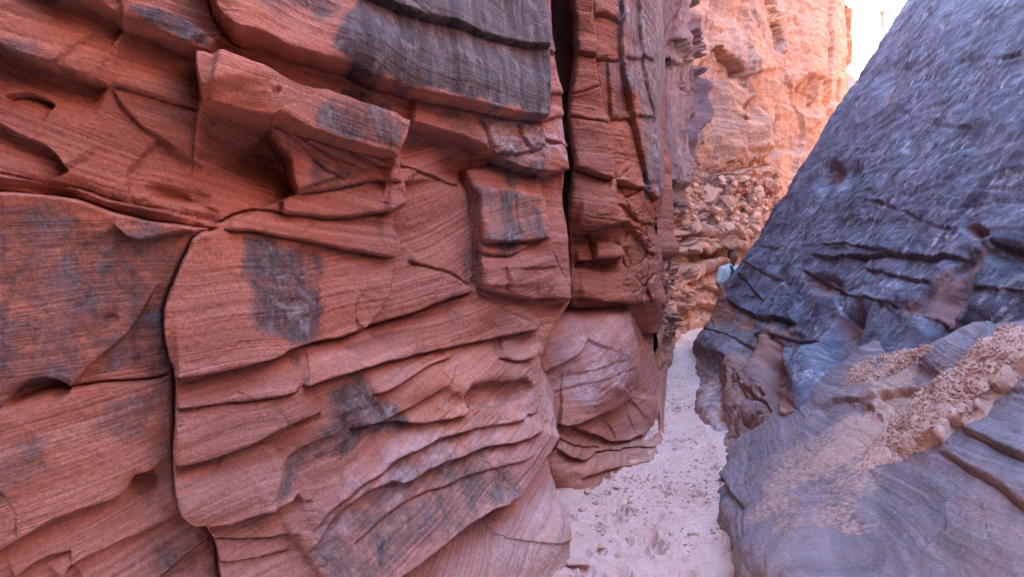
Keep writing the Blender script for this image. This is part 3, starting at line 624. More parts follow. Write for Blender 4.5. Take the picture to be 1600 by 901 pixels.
LB = [
 LD([(880, 16), (900, 18), (922, 22)], -.02, .04, 14, 20, .03), LD([(922, -40), (926, 24), (933, 60), (931, 88)], -.04, .03, 16, 16, .03, e=.02), LD([(896, 84), (931, 88), (950, 92), (972, 94)], .02, -.01, 12, 14, .03),
 LD([(892, 148), (920, 140), (942, 134)], .015, .0, 14, 14, .02), LD([(931, 88), (940, 130), (947, 170), (955, 200), (960, 282)], -.06, .03, 14, 18, .03, e=.02), LD([(888, 181), (920, 187), (956, 195)], .02, .0, 14, 14, .03),
 LD([(886, 262), (915, 270), (957, 283)], .05, -.05, 18, 14, .05), LD([(955, 185), (985, 183), (1022, 184)], .02, -.02, 12, 12, .025), LD([(952, 92), (954, 150), (958, 185)], .03, -.02, 12, 12, .02), LD([(972, -40), (972, 40), (970, 90), (980, 130), (988, 185), (1000, 230), (1012, 290)], .04, -.05, 14, 14, .03, e=.02),
 LD([(925, 20), (960, 25), (972, 35)], .03, -.02, 14, 12, .02), LD([(998, -40), (1000, 60), (1005, 95), (1014, 150), (1022, 184), (1026, 300)], .03, -.02, 12, 12, .02, e=.02), LD([(975, 90), (1000, 92), (1022, 95)], .02, -.02, 12, 12, .025),
 LD([(960, 283), (985, 290), (1012, 296), (1028, 314)], .05, -.05, 14, 14, .03), LD([(895, 352), (925, 358), (965, 354), (985, 345)], .08, -.10, 22, 18, .03), LD([(965, 283), (962, 310), (968, 354)], -.03, .03, 14, 14, .02), LD([(965, 318), (990, 330), (998, 350)], .02, -.02, 12, 12, .02),
 LD([(895, 372), (928, 374)], .0, .0, 10, 10, .01, cut=False), LD([(927, 358), (928, 408)], .03, -.03, 12, 12, .03), LD([(928, 378), (950, 376), (972, 384)], -.04, .03, 10, 12, .02), LD([(898, 408), (930, 408), (960, 404), (975, 398)], .06, -.06, 14, 14, .03),
 LD([(942, 408), (944, 440), (940, 470)], -.02, .02, 12, 12, .02), LD([(972, 384), (976, 420), (1003, 440), (1005, 470)], -.03, .03, 12, 12, .02), LD([(900, 466), (940, 470), (990, 476), (1005, 470)], .06, -.05, 14, 12, .03), LD([(985, 345), (1000, 380), (1020, 400), (1030, 395)], .03, -.03, 12, 12, .03), LD([(1000, 350), (1030, 350)], .03, -.02, 10, 10, .02),
]
SB = [(905, 0), (905, 55, 0, .01), (950, 5), (950, 60), (915, 115), (950, 140), (920, 165), (925, 230, 0, .01), (975, 230), (985, 130), (985, 60), (1010, 40), (1010, 140), (1010, 250), (985, 270), (930, 315, -4, .02), (985, 315), (1010, 330), (910, 385), (945, 367), (950, 392, 0, .02), (985, 370), (1015, 420), (920, 435), (960, 440), (950, 485), (1015, 370)]
cB, *_ = wall('cracked_buttress', 'blocky red rock pillar just right of the tall black crack', 'rock pillar', PB, w(1.0, 5.8, 0), M_but, (870, -100, 1050, 530), LB, SB, [(930, 320, 40, 30, 0, .06), (975, 160, 12, 26, 0, -.06), (945, 416, 20, 12, 0, -.08), (925, 230, 30, 40, 0, .03)],
     [('varn', [(960, -60), (1070, -60), (1070, 320), (1036, 320), (1010, 300), (1000, 200), (975, 100)], 8, .72), ('pale', [(985, 80), (1034, 90), (1034, 290), (1020, 290), (1005, 180)], 8, .5), ('varn', [(950, 95), (980, 95), (985, 180), (955, 185)], 5, .5), ('cob', [(965, 280), (1034, 300), (1034, 480), (1000, 470), (985, 350)], 10, .8), ('varn', [(890, 350), (990, 350), (1030, 400), (1000, 410), (900, 375)], 8, .3)],
     ddir=(.1, -.99, 0), strata=(.16, .014, .05, .007), rough=(.05, .014), warp=.012, cob=(.30, .06), hs=1.2)

# ================================================================== low water-worn bulge at the cliff foot
def fl(px, py, dz=0):   # a point on the canyon floor
    p = at(px, py, 1.0); d = p-np.array([0, 0, EYE]); t = (EYE-dz)/-d[2]; return np.array([0, 0, EYE])+d*t
rows = [
 [at(790, 760, 5.0), at(850, 770, 4.95), fl(906, 768), fl(958, 746), fl(1000, 733), fl(1034, 698), fl(1038, 655), fl(1041, 620), fl(1044, 560)],
 [at(790, 720, 5.0), at(848, 730, 4.9), at(905, 738, 5.0), at(955, 718, 5.35), at(998, 704, 5.8), at(1030, 680, 6.3), at(1035, 640, 7.25), at(1039, 605, 8.45), at(1042, 548, 11.6)],
 [at(790, 670, 5.1), at(848, 672, 4.95), at(900, 690, 5.15), at(950, 688, 5.6), at(990, 680, 6.1), at(1020, 672, 6.8), at(1031, 620, 7.4), at(1036, 590, 8.6), at(1040, 540, 11.8)],
 [at(790, 620, 5.2), at(845, 622, 5.05), at(900, 640, 5.2), at(950, 645, 5.55), at(990, 640, 6.1), at(1022, 635, 6.9), at(1028, 595, 7.6), at(1034, 572, 8.8), at(1038, 530, 12)],
 [at(790, 560, 5.3), at(845, 562, 5.15), at(900, 570, 5.25), at(955, 570, 5.5), at(992, 572, 5.95), at(1016, 575, 6.9), at(1024, 560, 8), at(1030, 548, 9.2), at(1036, 520, 12.5)],
 [at(790, 505, 5.5), at(845, 508, 5.3), at(890, 506, 5.4), at(945, 502, 5.6), at(984, 505, 6.0), at(1010, 508, 6.9), at(1022, 510, 8), at(1028, 512, 9.2), at(1034, 500, 12.5)],
 [at(800, 480, 5.9), at(850, 480, 5.6), at(890, 478, 5.7), at(945, 475, 5.9), at(985, 478, 6.2), at(1006, 478, 7.0), at(1020, 480, 8), at(1026, 485, 9.2), at(1034, 488, 12.5)],
 [at(800, 462, 6.6), at(850, 462, 6.4), at(890, 460, 6.4), at(945, 458, 6.5), at(985, 456, 6.8), at(1010, 455, 7.4), at(1022, 460, 8.6), at(1026, 470, 9.8), at(1034, 478, 13)],
]
rows.insert(0, [p-w(0, 0, .35) for p in rows[0]])
PC = net(rows, .85, lo=5)
LC = [
 LD([(846, 585), (890, 560), (905, 548), (915, 525)], .04, -.04, 50, 40, .004, cut=False), LD([(984, 480), (990, 520), (1000, 565), (990, 600), (986, 620)], -.10, .04, 26, 40, .03), LD([(986, 620), (965, 635), (940, 645), (915, 655), (888, 662), (870, 660)], -.06, .08, 22, 40, .02, e=.02),
 LD([(888, 664), (930, 680), (960, 690), (990, 686), (1015, 668), (1030, 660)], .06, -.06, 20, 22, .02), LD([(940, 650), (955, 668), (962, 688)], .02, -.01, 12, 12, .015), LD([(978, 625), (985, 650), (993, 682)], .02, -.01, 12, 12, .02, cut=True),
 LD([(865, 700), (900, 718), (940, 705), (985, 700), (1030, 698)], .05, -.03, 14, 16, .012), LD([(905, 745), (945, 735), (985, 730), (1035, 716)], .03, -.03, 10, 10, .01, cut=False), LD([(862, 670), (880, 690), (940, 700)], .03, -.02, 20, 14, .0, cut=False), LD([(850, 482), (900, 472), (960, 474), (1000, 478)], .03, -.02, 10, 12, .02), LD([(850, 620), (900, 600), (950, 590), (998, 572)], .008, -.006, 18, 18, .004, cut=False), LD([(850, 600), (900, 582), (990, 560)], .008, -.006, 14, 14, .004, cut=False),
]
SC = [(920, 580, 12, .0, 'lilac-grey rounded bulge with curving bands'), (1010, 580, 0, 0), (910, 675, 6, 0), (975, 655, 0, 0), (1010, 655, 0, 0), (920, 730, 4, 0), (950, 710, 4, 0), (925, 470, 0, 0), (925, 650, 0, 0)]
cC, *_ = wall('rounded_ledge', 'smooth water-worn lilac and salmon rock bulge under the blocky pillar', 'rock ledge', PC, w(.9, 5.6, 0), M_low, (780, 440, 1060, 820), LC, SC, [(925, 545, 60, 40, -15, .08), (940, 605, 50, 26, -20, .05), (900, 700, 30, 16, 10, .05), (1012, 600, 12, 60, 0, .06), (925, 725, 60, 12, -8, .04), (875, 740, 16, 20, 0, .04)],
     [('varn', [(850, 510), (920, 490), (985, 495), (1000, 565), (985, 610), (900, 640), (850, 620)], 22, .36), ('pale', [(855, 560), (990, 530), (998, 600), (920, 640), (855, 640)], 30, .68), ('pale', [(990, 500), (1030, 520), (1034, 680), (990, 690)], 14, .22), ('cob', [(840, 460), (1000, 455), (1000, 480), (840, 485)], 6, .7), ('pale', [(860, 680), (1030, 690), (1040, 720), (900, 770)], 14, .28)],
     out=(.3, -.9, .3), ddir=(.1, -.99, .1), strata=(.10, .007, .03, .003), rough=(.05, .005), warp=.014, cob=(.2, .06), hs=1.0, soft_bed=.12, facet=.002)

# ================================================================== far orange cliff
cols = [(1022, 8.0), (1034, 8.8), (1041, 9.8), (1049, 11.5), (1058, 14), (1072, 15.6), (1100, 16.3), (1140, 16.9), (1180, 18), (1215, 19.6), (1250, 21.2), (1285, 23), (1306, 25.0), (1320, 27.5), (1324, 31), (1328, 36)]
rows = []
for py, o, sh in ((560, -.6, 0), (520, -.5, 0), (500, -.3, 0), (470, 0, 0), (430, .15, 0), (400, .45, 0), (385, .2, 0), (365, .5, 0), (340, 1.0, 0), (310, 1.5, 0), (280, 1.8, 0), (200, 1.9, 0), (100, 2.0, 0), (0, 2.1, 0), (-120, 2.3, 0)):
    rows.append([at(p+sh, py if i > 5 else py+(8 if py > 300 else 0), Y+o*min(1, max(0, (i-2)/4))) for i, (p, Y) in enumerate(cols)])
rows[0] = [w(p[0], p[1], -.4) for p in rows[1]]
top = rows[-1]
for zz in (13.0, 15.5): rows.append([w(p[0], p[1]+.3, zz+p[2]*.02) for i, p in enumerate(top)])
CAP = [9, 9, 9.5, 10, 10.5, 11, 12, 13, 14, 14, 14, 14, 13.5, 12, 10.5, 10]
for r in rows:
    for i, p in enumerate(r): p[2] = p[2] if p[2] < CAP[i]*.75 else CAP[i]*(.75+.25*(1-math.exp(-(p[2]-CAP[i]*.75)/(CAP[i]*.25))))
PD = net(rows, .85, lo=5)
LDD = [
 LD([(1112, 70), (1130, 84), (1148, 97), (1158, 108), (1161, 122)], .2, -.22, 30, 40, .1), LD([(1222, -60), (1225, 40), (1222, 100), (1216, 170), (1214, 240)], -.4, .15, 26, 40, .15, 2, e=.04), LD([(1196, -20), (1205, 25), (1211, 55), (1212, 88)], .1, -.12, 14, 14, .15, cut=False),
 LD([(1062, -60), (1066, 60), (1085, 130), (1088, 175), (1075, 230), (1060, 300)], -.2, .25, 30, 20, .1, e=.04), LD([(1084, 138), (1095, 136), (1104, 142)], .12, -.2, 12, 24, .05, cut=False), LD([(1262, 112), (1252, 140), (1252, 158), (1268, 170), (1285, 184)], -.25, .2, 26, 22, .05), LD([(1300, -40), (1302, 60), (1310, 110), (1318, 160)], -.3, .1, 16, 20, .1),
 LD([(1168, 150), (1180, 142), (1190, 158), (1192, 200), (1205, 250)], -.2, .15, 20, 20, .05, cut=False), LD([(1150, 188), (1158, 180), (1164, 190)], .05, -.15, 8, 10, .02, cut=False), LD([(1105, 275), (1150, 266), (1180, 268), (1212, 256)], -.1, .2, 14, 30, .08),
 LD([(1040, 60), (1050, 66), (1056, 90), (1062, 148)], .1, -.1, 12, 12, .06), LD([(1032, 92), (1042, 96), (1052, 104)], .1, -.1, 8, 14, .05, cut=False),
 LD([(1055, 372), (1090, 370), (1130, 374), (1165, 372)], .15, -.1, 10, 8, .06), LD([(1058, 396), (1085, 392), (1110, 388), (1160, 386)], .25, -.25, 14, 16, .05), LD([(1060, 384), (1100, 380), (1150, 379)], .06, -.05, 6, 6, .04, cut=False), LD([(1060, 412), (1110, 404), (1130, 410), (1140, 440)], .1, .06, 10, 16, .05),
 LD([(1065, 440), (1090, 432), (1118, 420), (1140, 418)], .15, -.15, 12, 10, .06), LD([(1060, 470), (1085, 448), (1110, 452), (1140, 470)], .1, -.1, 12, 10, .05), LD([(1040, 505), (1070, 480), (1095, 478), (1135, 488)], .1, -.08, 12, 8, .05), LD([(1040, 330), (1062, 340), (1065, 400), (1058, 470), (1068, 505)], .1, -.15, 12, 12, .1), LD([(1030, 315), (1045, 322), (1060, 318)], .1, -.1, 8, 10, .05), LD([(1100, 40), (1104, 120), (1112, 200), (1108, 262)], -.06, .05, 20, 16, .03), LD([(1155, -60), (1165, 40), (1161, 122), (1170, 150)], .1, -.05, 24, 20, .05),
]
SD = [(1040, 30), (1052, 120), (1048, 220), (1050, 40), (1080, 60), (1095, 200), (1135, 180), (1130, 40), (1190, 80), (1195, 210), (1260, 60), (1235, 180), (1275, 130), (1310, 40), (1290, 230), (1330, 90), (1045, 360), (1048, 440), (1100, 330), (1110, 380), (1100, 398), (1100, 425), (1100, 442), (1090, 465), (1110, 500), (1180, 300)]
def rub(x, y, z, S, qx, qy): return (0.0*x).astype(np.float32)
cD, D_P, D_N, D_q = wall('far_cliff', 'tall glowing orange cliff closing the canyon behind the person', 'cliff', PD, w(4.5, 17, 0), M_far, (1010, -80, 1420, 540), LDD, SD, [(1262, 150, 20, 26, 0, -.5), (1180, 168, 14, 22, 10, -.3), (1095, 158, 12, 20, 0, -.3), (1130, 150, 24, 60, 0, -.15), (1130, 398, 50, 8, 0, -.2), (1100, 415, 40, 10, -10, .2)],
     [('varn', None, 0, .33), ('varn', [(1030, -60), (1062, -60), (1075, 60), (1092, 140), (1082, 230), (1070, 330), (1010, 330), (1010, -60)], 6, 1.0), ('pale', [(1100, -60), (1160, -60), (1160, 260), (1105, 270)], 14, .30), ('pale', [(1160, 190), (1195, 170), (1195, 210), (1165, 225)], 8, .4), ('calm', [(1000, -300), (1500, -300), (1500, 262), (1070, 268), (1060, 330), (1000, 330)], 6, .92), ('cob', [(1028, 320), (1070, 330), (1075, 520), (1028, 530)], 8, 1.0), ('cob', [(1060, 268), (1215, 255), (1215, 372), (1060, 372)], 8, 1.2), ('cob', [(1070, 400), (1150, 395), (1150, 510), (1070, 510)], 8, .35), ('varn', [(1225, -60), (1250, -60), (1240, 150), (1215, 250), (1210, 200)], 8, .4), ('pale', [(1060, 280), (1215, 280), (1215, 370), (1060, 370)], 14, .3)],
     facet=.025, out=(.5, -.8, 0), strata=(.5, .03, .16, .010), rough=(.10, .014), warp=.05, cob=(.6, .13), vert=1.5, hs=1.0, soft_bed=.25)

# sunlit wall beyond the next bend
rows = []
for z0 in (-.5, 3, 6, 9, 12, 15, 18): rows.append([w(9.5, 36+z0*.1, z0), w(13, 35.5+z0*.1, z0), w(15, 33.8+z0*.12, z0), w(17.2, 32+z0*.1, z0), w(20, 30.5+z0*.1, z0), w(24, 28+z0*.1, z0), w(25, 24, z0), w(22+z0*.15, 19.5, z0), w(17+z0*.2, 16.5, z0), w(13+z0*.2, 15, z0)])  # last columns, hidden from view, added to bounce sun onto the far cliff
PE = net(rows, .4, hi=20)
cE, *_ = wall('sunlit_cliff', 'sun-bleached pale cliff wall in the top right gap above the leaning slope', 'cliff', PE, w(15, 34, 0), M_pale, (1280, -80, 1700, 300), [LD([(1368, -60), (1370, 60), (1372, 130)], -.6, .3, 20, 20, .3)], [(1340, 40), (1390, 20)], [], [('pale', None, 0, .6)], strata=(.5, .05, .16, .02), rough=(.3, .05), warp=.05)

# ================================================================== leaning varnished slope on the right
def foot(Y): return 2.2+.12*(Y-6.3) if Y > 2 else 1.68+.10*(Y-2)
zs = [-.3, 0, .12, .3, .5, .75, 1.0, 1.3, 1.75, 2.4, 3.4, 4.8, 6.5, 8.5, 11, 14]
Ys = [-9, -4, -.5, 2.4, 3.3, 4.0, 4.7, 5.4, 6.1, 6.8, 7.6, 8.5, 9.5, 10.6, 11.5, 12.1, 12.5]
EDGE_Y = [-6, 2, 3.8, 4.3, 4.6, 5.75, 6.35, 7.36, 8.76, 10.8, 12.0, 12.6]
EDGE_X = [.9, 1.3, 1.5, 1.55, 1.6, 1.72, 1.76, 1.92, 2.22, 2.70, 3.0, 3.2]
def lean(z, Y):
    if z >= 1: return .62*z
    xe = float(np.interp(Y, EDGE_Y, EDGE_X))-foot(Y); zz = max(z, -.1)
    g = math.exp(-((Y-6.9)/1.3)**2)
    return xe+(.62-xe)*(zz if zz > 0 else zz*.3)+g*.16*math.sin(min(max(zz, 0), 1)*math.pi)
rows = []
for z0 in zs:
    r = [w(foot(Y)+lean(z0, Y), Y, z0) for Y in Ys]
    e = r[-1]
    for dx, dy in ((.12, .22), (.7, .55), (2.2, 1.0), (6, 1.5), (12, 2.5)): r.append(e+w(dx, dy, 0))
    rows.append(r)
PR = net(rows, .6, hi=60)
LR = [
 LD([(1390, 168), (1440, 190), (1500, 200), (1600, 212), (1750, 230)], .02, -.01, 20, 20, .03), LD([(1440, 97), (1500, 95), (1550, 90), (1620, 88)], .015, -.01, 16, 16, .02), LD([(1388, 166), (1392, 140), (1410, 108)], -.03, .02, 14, 14, .02, cut=False), LD([(1275, 290), (1300, 262), (1330, 250), (1380, 180)], .02, -.03, 14, 14, .02, cut=False),
 LD([(1318, 250), (1300, 300), (1270, 345), (1245, 400), (1225, 440)], .05, -.03, 24, 20, .02), LD([(1345, 312), (1370, 316), (1400, 328), (1440, 345), (1470, 358), (1505, 360)], .03, -.03, 20, 18, .025), LD([(1505, 300), (1490, 312), (1470, 335), (1466, 350)], .0, -.02, 12, 14, .02, cut=False), LD([(1262, 398), (1300, 404), (1345, 402), (1390, 396), (1412, 402), (1460, 402), (1515, 404)], .06, -.05, 20, 16, .03),
 LD([(1285, 384), (1335, 386), (1400, 396)], .03, -.02, 14, 10, .02), LD([(1345, 418), (1400, 432), (1440, 440), (1462, 444)], .03, -.03, 16, 14, .025), LD([(1535, 372), (1520, 395), (1490, 415), (1462, 444), (1440, 468), (1418, 488)], -.06, .04, 26, 20, .04), LD([(1545, 374), (1530, 420), (1510, 450), (1495, 480), (1490, 505)], .05, -.04, 24, 24, .03), LD([(1545, 374), (1580, 388), (1640, 395)], .05, -.04, 20, 16, .03), LD([(1518, 450), (1560, 452), (1620, 455)], .03, -.02, 16, 14, .02), LD([(1540, 508), (1580, 470), (1610, 440)], .02, -.03, 14, 16, .02),
 LD([(1250, 420), (1290, 440), (1330, 466), (1380, 470), (1418, 488)], .04, -.04, 20, 18, .02), LD([(1300, 440), (1310, 480), (1335, 520), (1335, 545)], -.03, .03, 18, 18, .02, cut=False), LD([(1380, 470), (1350, 510), (1335, 545)], -.05, .04, 22, 22, .02), LD([(1418, 488), (1470, 500), (1480, 520)], .03, -.02, 14, 14, .02), LD([(1445, 508), (1455, 490), (1480, 510), (1492, 520)], .02, -.02, 14, 14, .02),
 LD([(1133, 462), (1150, 480), (1185, 496), (1210, 500), (1248, 506)], .07, -.05, 20, 16, .04), LD([(1155, 405), (1175, 416), (1200, 430), (1215, 440)], .03, -.02, 10, 10, .03), LD([(1150, 425), (1165, 440), (1180, 456), (1195, 475)], .03, -.02, 10, 10, .03), LD([(1160, 375), (1190, 385), (1220, 390)], .02, -.02, 10, 10, .02), LD([(1225, 440), (1200, 470), (1185, 496)], .05, -.04, 16, 16, .03),
 LD([(1098, 512), (1120, 520), (1150, 530), (1180, 545)], .03, -.03, 10, 10, .03), LD([(1090, 540), (1120, 555), (1150, 570)], .03, -.03, 10, 10, .03, cut=False), LD([(1182, 500), (1180, 525), (1165, 548), (1140, 580), (1125, 600)], .10, -.06, 18, 16, .03), LD([(1195, 525), (1180, 560), (1165, 590), (1155, 585)], .10, -.10, 16, 14, .02), LD([(1230, 540), (1215, 560), (1212, 590), (1205, 610), (1175, 620)], .05, -.14, 20, 20, .02, cut=False), LD([(1235, 540), (1230, 600), (1232, 640), (1235, 670)], .14, -.12, 30, 22, .02), LD([(1200, 525), (1250, 532), (1300, 540)], .04, -.03, 14, 14, .02), LD([(1165, 600), (1180, 640), (1160, 660)], .05, -.06, 14, 14, .03), LD([(1175, 620), (1200, 635), (1215, 650)], .05, -.06, 12, 12, .03),
]
for L in LR[:2]+LR[5:7]: L['a'] *= .35; L['b'] *= .35; L['cw'] = 1.2
for L in LR: L['c'] *= .4; L['a'] *= 1.0; L['b'] *= .8; L['ra'] *= 1.3; L['rb'] *= 1.2
SR = [(1500, 40, 0), (1520, 150, 0), (1450, 250, 0), (1290, 330, 0), (1240, 340), (1400, 370), (1400, 420), (1340, 395), (1490, 380), (1480, 440, 0, -.02), (1560, 425), (1570, 480), (1530, 480), (1350, 440), (1380, 455), (1300, 500), (1350, 490, 0, .03), (1420, 520, 0, .05), (1465, 505), (1220, 470), (1190, 420), (1165, 390), (1160, 455), (1130, 500), (1150, 550), (1110, 560), (1190, 570, 0, .03), (1270, 580, 0, .04), (1150, 630), (1200, 600), (1200, 670), (1170, 520)]
BR = [(1296, 278, 16, 24, 35, -.14), (1330, 276, 10, 20, 35, -.08), (1400, 130, 12, 30, 35, -.05), (1525, 362, 16, 8, 10, -.10), (1500, 405, 22, 14, -35, -.06), (1290, 445, 30, 14, 15, -.08), (1320, 525, 18, 45, 30, -.30), (1212, 590, 20, 30, -30, -.22), (1160, 640, 24, 40, 0, .10), (1190, 600, 18, 22, 0, .12), (1150, 580, 18, 26, -35, .12), (1275, 590, 22, 50, 15, .14), (1120, 540, 40, 24, 20, .10), (1490, 470, 40, 20, -40, -.05), (1570, 395, 30, 16, 0, -.05), (1200, 655, 30, 20, 0, .12), (1110, 640, 20, 30, 0, .10)]
BR = [b[:5]+(b[5]*1.9,) for b in BR]
VR = [('varn', [(1090, -140), (1700, -160), (3000, -500), (3000, 720), (1290, 720), (1250, 640), (1240, 560), (1245, 520), (1180, 505), (1130, 470), (1120, 380)], 10, 1.0), ('varn', [(1090, 500), (1180, 505), (1320, 540), (1340, 600), (1280, 640), (1240, 560), (1200, 530), (1130, 600), (1085, 560)], 10, .62), ('pale', [(1260, 300), (1320, 310), (1260, 400), (1200, 440), (1170, 420)], 20, .42), ('pale', [(1085, 510), (1190, 505), (1180, 560), (1120, 610), (1085, 580)], 12, .4), ('pale', [(1230, 540), (1320, 545), (1300, 620), (1250, 650)], 12, .42), ('varn', [(1140, 560), (1250, 540), (1250, 700), (1100, 700)], 20, .36), ('pale', [(1080, 585), (1135, 590), (1150, 700), (1100, 710), (1080, 640)], 12, .6), ('cob', [(1130, 580), (1235, 590), (1240, 690), (1120, 690)], 14, .8)]
VR += [('unv', p, 6, .5) for p in ([(1462, 444), (1515, 404), (1540, 374), (1512, 450), (1490, 510), (1418, 488)], [(1281, 302), (1288, 262), (1312, 256), (1308, 285)], [(1512, 353), (1546, 353), (1546, 374), (1512, 372)], [(1384, 162), (1394, 120), (1412, 104), (1402, 150)], [(1268, 430), (1320, 448), (1300, 470), (1258, 450)], [(1305, 490), (1335, 500), (1335, 560), (1300, 560)])]
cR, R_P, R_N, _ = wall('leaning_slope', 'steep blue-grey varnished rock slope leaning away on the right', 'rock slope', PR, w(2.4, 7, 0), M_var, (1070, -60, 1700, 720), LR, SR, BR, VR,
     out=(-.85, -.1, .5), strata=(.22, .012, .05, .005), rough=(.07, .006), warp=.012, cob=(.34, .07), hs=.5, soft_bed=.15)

# ================================================================== foreground ramp, lower right
rows = [
 [w(.95, .6, -.3), w(.97, .6, .1), w(1.1, .6, .45), w(1.45, .6, .75), w(1.9, .6, 1.05), w(2.8, .6, 1.6)],
 [w(1.0, 2.0, -.3), w(1.02, 2.0, .1), w(1.15, 2.1, .36), w(1.5, 1.9, .65), w(1.95, 1.7, .95), w(2.9, 1.5, 1.5)],
 [w(1.12, 3.3, -.25), at(1168, 925, 3.35), at(1195, 890, 3.05), at(1380, 890, 2.75), at(1600, 890, 2.3), at(2050, 800, 1.95)],
 [w(1.18, 3.85, -.25), fl(1150, 886), at(1158, 822, 3.75), at(1375, 775, 3.4), at(1600, 750, 2.75), at(2050, 640, 2.3)],
 [w(1.24, 4.55, -.25), fl(1122, 812), at(1172, 758, 4.25), at(1385, 675, 3.95), at(1600, 630, 3.25), at(2050, 510, 2.7)],
 [w(1.52, 5.2, -.25), fl(1124, 762), at(1215, 705, 4.7), at(1400, 602, 4.4), at(1600, 545, 3.6), at(2050, 430, 3.1)],
 [w(1.75, 5.9, -.25), fl(1132, 715), at(1268, 636, 5.1), at(1425, 545, 4.85), at(1600, 500, 3.95), at(2050, 380, 3.4)],
 [w(1.9, 6.5, -.25), fl(1155, 690), at(1330, 556, 5.5), at(1455, 520, 5.2), at(1600, 488, 4.4), at(2050, 370, 3.7)],
 [w(2.1, 7.0, -.25), fl(1190, 680), at(1345, 590, 6.0), at(1470, 555, 5.7), at(1620, 510, 4.9), at(2050, 400, 4.1)],
]
PG = net(rows, .62, hi=120)
LG = [
 LD([(1458, 702), (1520, 735), (1600, 790), (1700, 850)], .015, -.02, 30, 24, .012), LD([(1500, 670), (1560, 700), (1650, 745)], .02, -.02, 24, 20, .018, cut=False), LD([(1330, 640), (1370, 620), (1420, 612), (1460, 618)], .03, -.02, 14, 14, .02, cut=False), LD([(1275, 640), (1310, 622), (1345, 628), (1370, 640)], .015, -.02, 12, 12, .012, cut=False), LD([(1440, 585), (1450, 560), (1480, 545), (1520, 518), (1560, 510)], .0, .05, 14, 26, .02), LD([(1380, 660), (1400, 640), (1370, 620), (1380, 605)], .02, -.01, 14, 14, .01, cut=False),
 LD([(1160, 901), (1300, 870), (1450, 901)], .0, .0, 10, 10, .0, cut=False), LD([(1158, 935), (1156, 840), (1165, 780), (1200, 725), (1245, 672), (1320, 582)], .0, .0, 20, 16, .0), LD([(1125, 740), (1140, 760), (1158, 790)], .02, -.015, 12, 12, .004, cut=False),
]
def scallop(x, y, z, S, qx, qy):
    m = sst(.42, .1, z)*sst(2.5, 3.2, y)
    return (m*(.05*np.abs(vn(y*5, z*4, 0, 91))+.03*np.abs(vn(y*11, z*6, 0, 93))-.03)).astype(np.float32)
SG = [(1350, 820, 8), (1560, 720, 8), (1570, 860, 8), (1500, 560, 4, .02, 'blue-grey wedge of rock beside the gravel'), (1420, 600, 4), (1400, 700, 6), (1135, 790, 4, 0, 'scalloped water-worn foot beside the sand')]
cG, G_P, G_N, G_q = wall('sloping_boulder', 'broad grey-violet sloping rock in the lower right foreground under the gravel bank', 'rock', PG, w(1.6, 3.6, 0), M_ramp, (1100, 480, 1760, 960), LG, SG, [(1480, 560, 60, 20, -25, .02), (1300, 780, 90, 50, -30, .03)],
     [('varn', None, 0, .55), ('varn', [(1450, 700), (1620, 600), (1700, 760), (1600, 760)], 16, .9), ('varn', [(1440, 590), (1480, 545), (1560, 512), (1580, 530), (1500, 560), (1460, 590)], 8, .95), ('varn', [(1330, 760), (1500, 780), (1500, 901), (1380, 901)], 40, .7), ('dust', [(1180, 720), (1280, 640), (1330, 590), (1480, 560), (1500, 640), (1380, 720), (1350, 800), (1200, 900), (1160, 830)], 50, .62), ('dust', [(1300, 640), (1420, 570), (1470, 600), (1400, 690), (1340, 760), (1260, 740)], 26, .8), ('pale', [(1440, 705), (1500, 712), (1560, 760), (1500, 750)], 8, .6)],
     out=(-.5, -.3, .8), strata=(.10, .012, .03, .005), rough=(.03, .004), warp=.01, dip=-14, extra=scallop, soft_bed=.05, facet=.003)

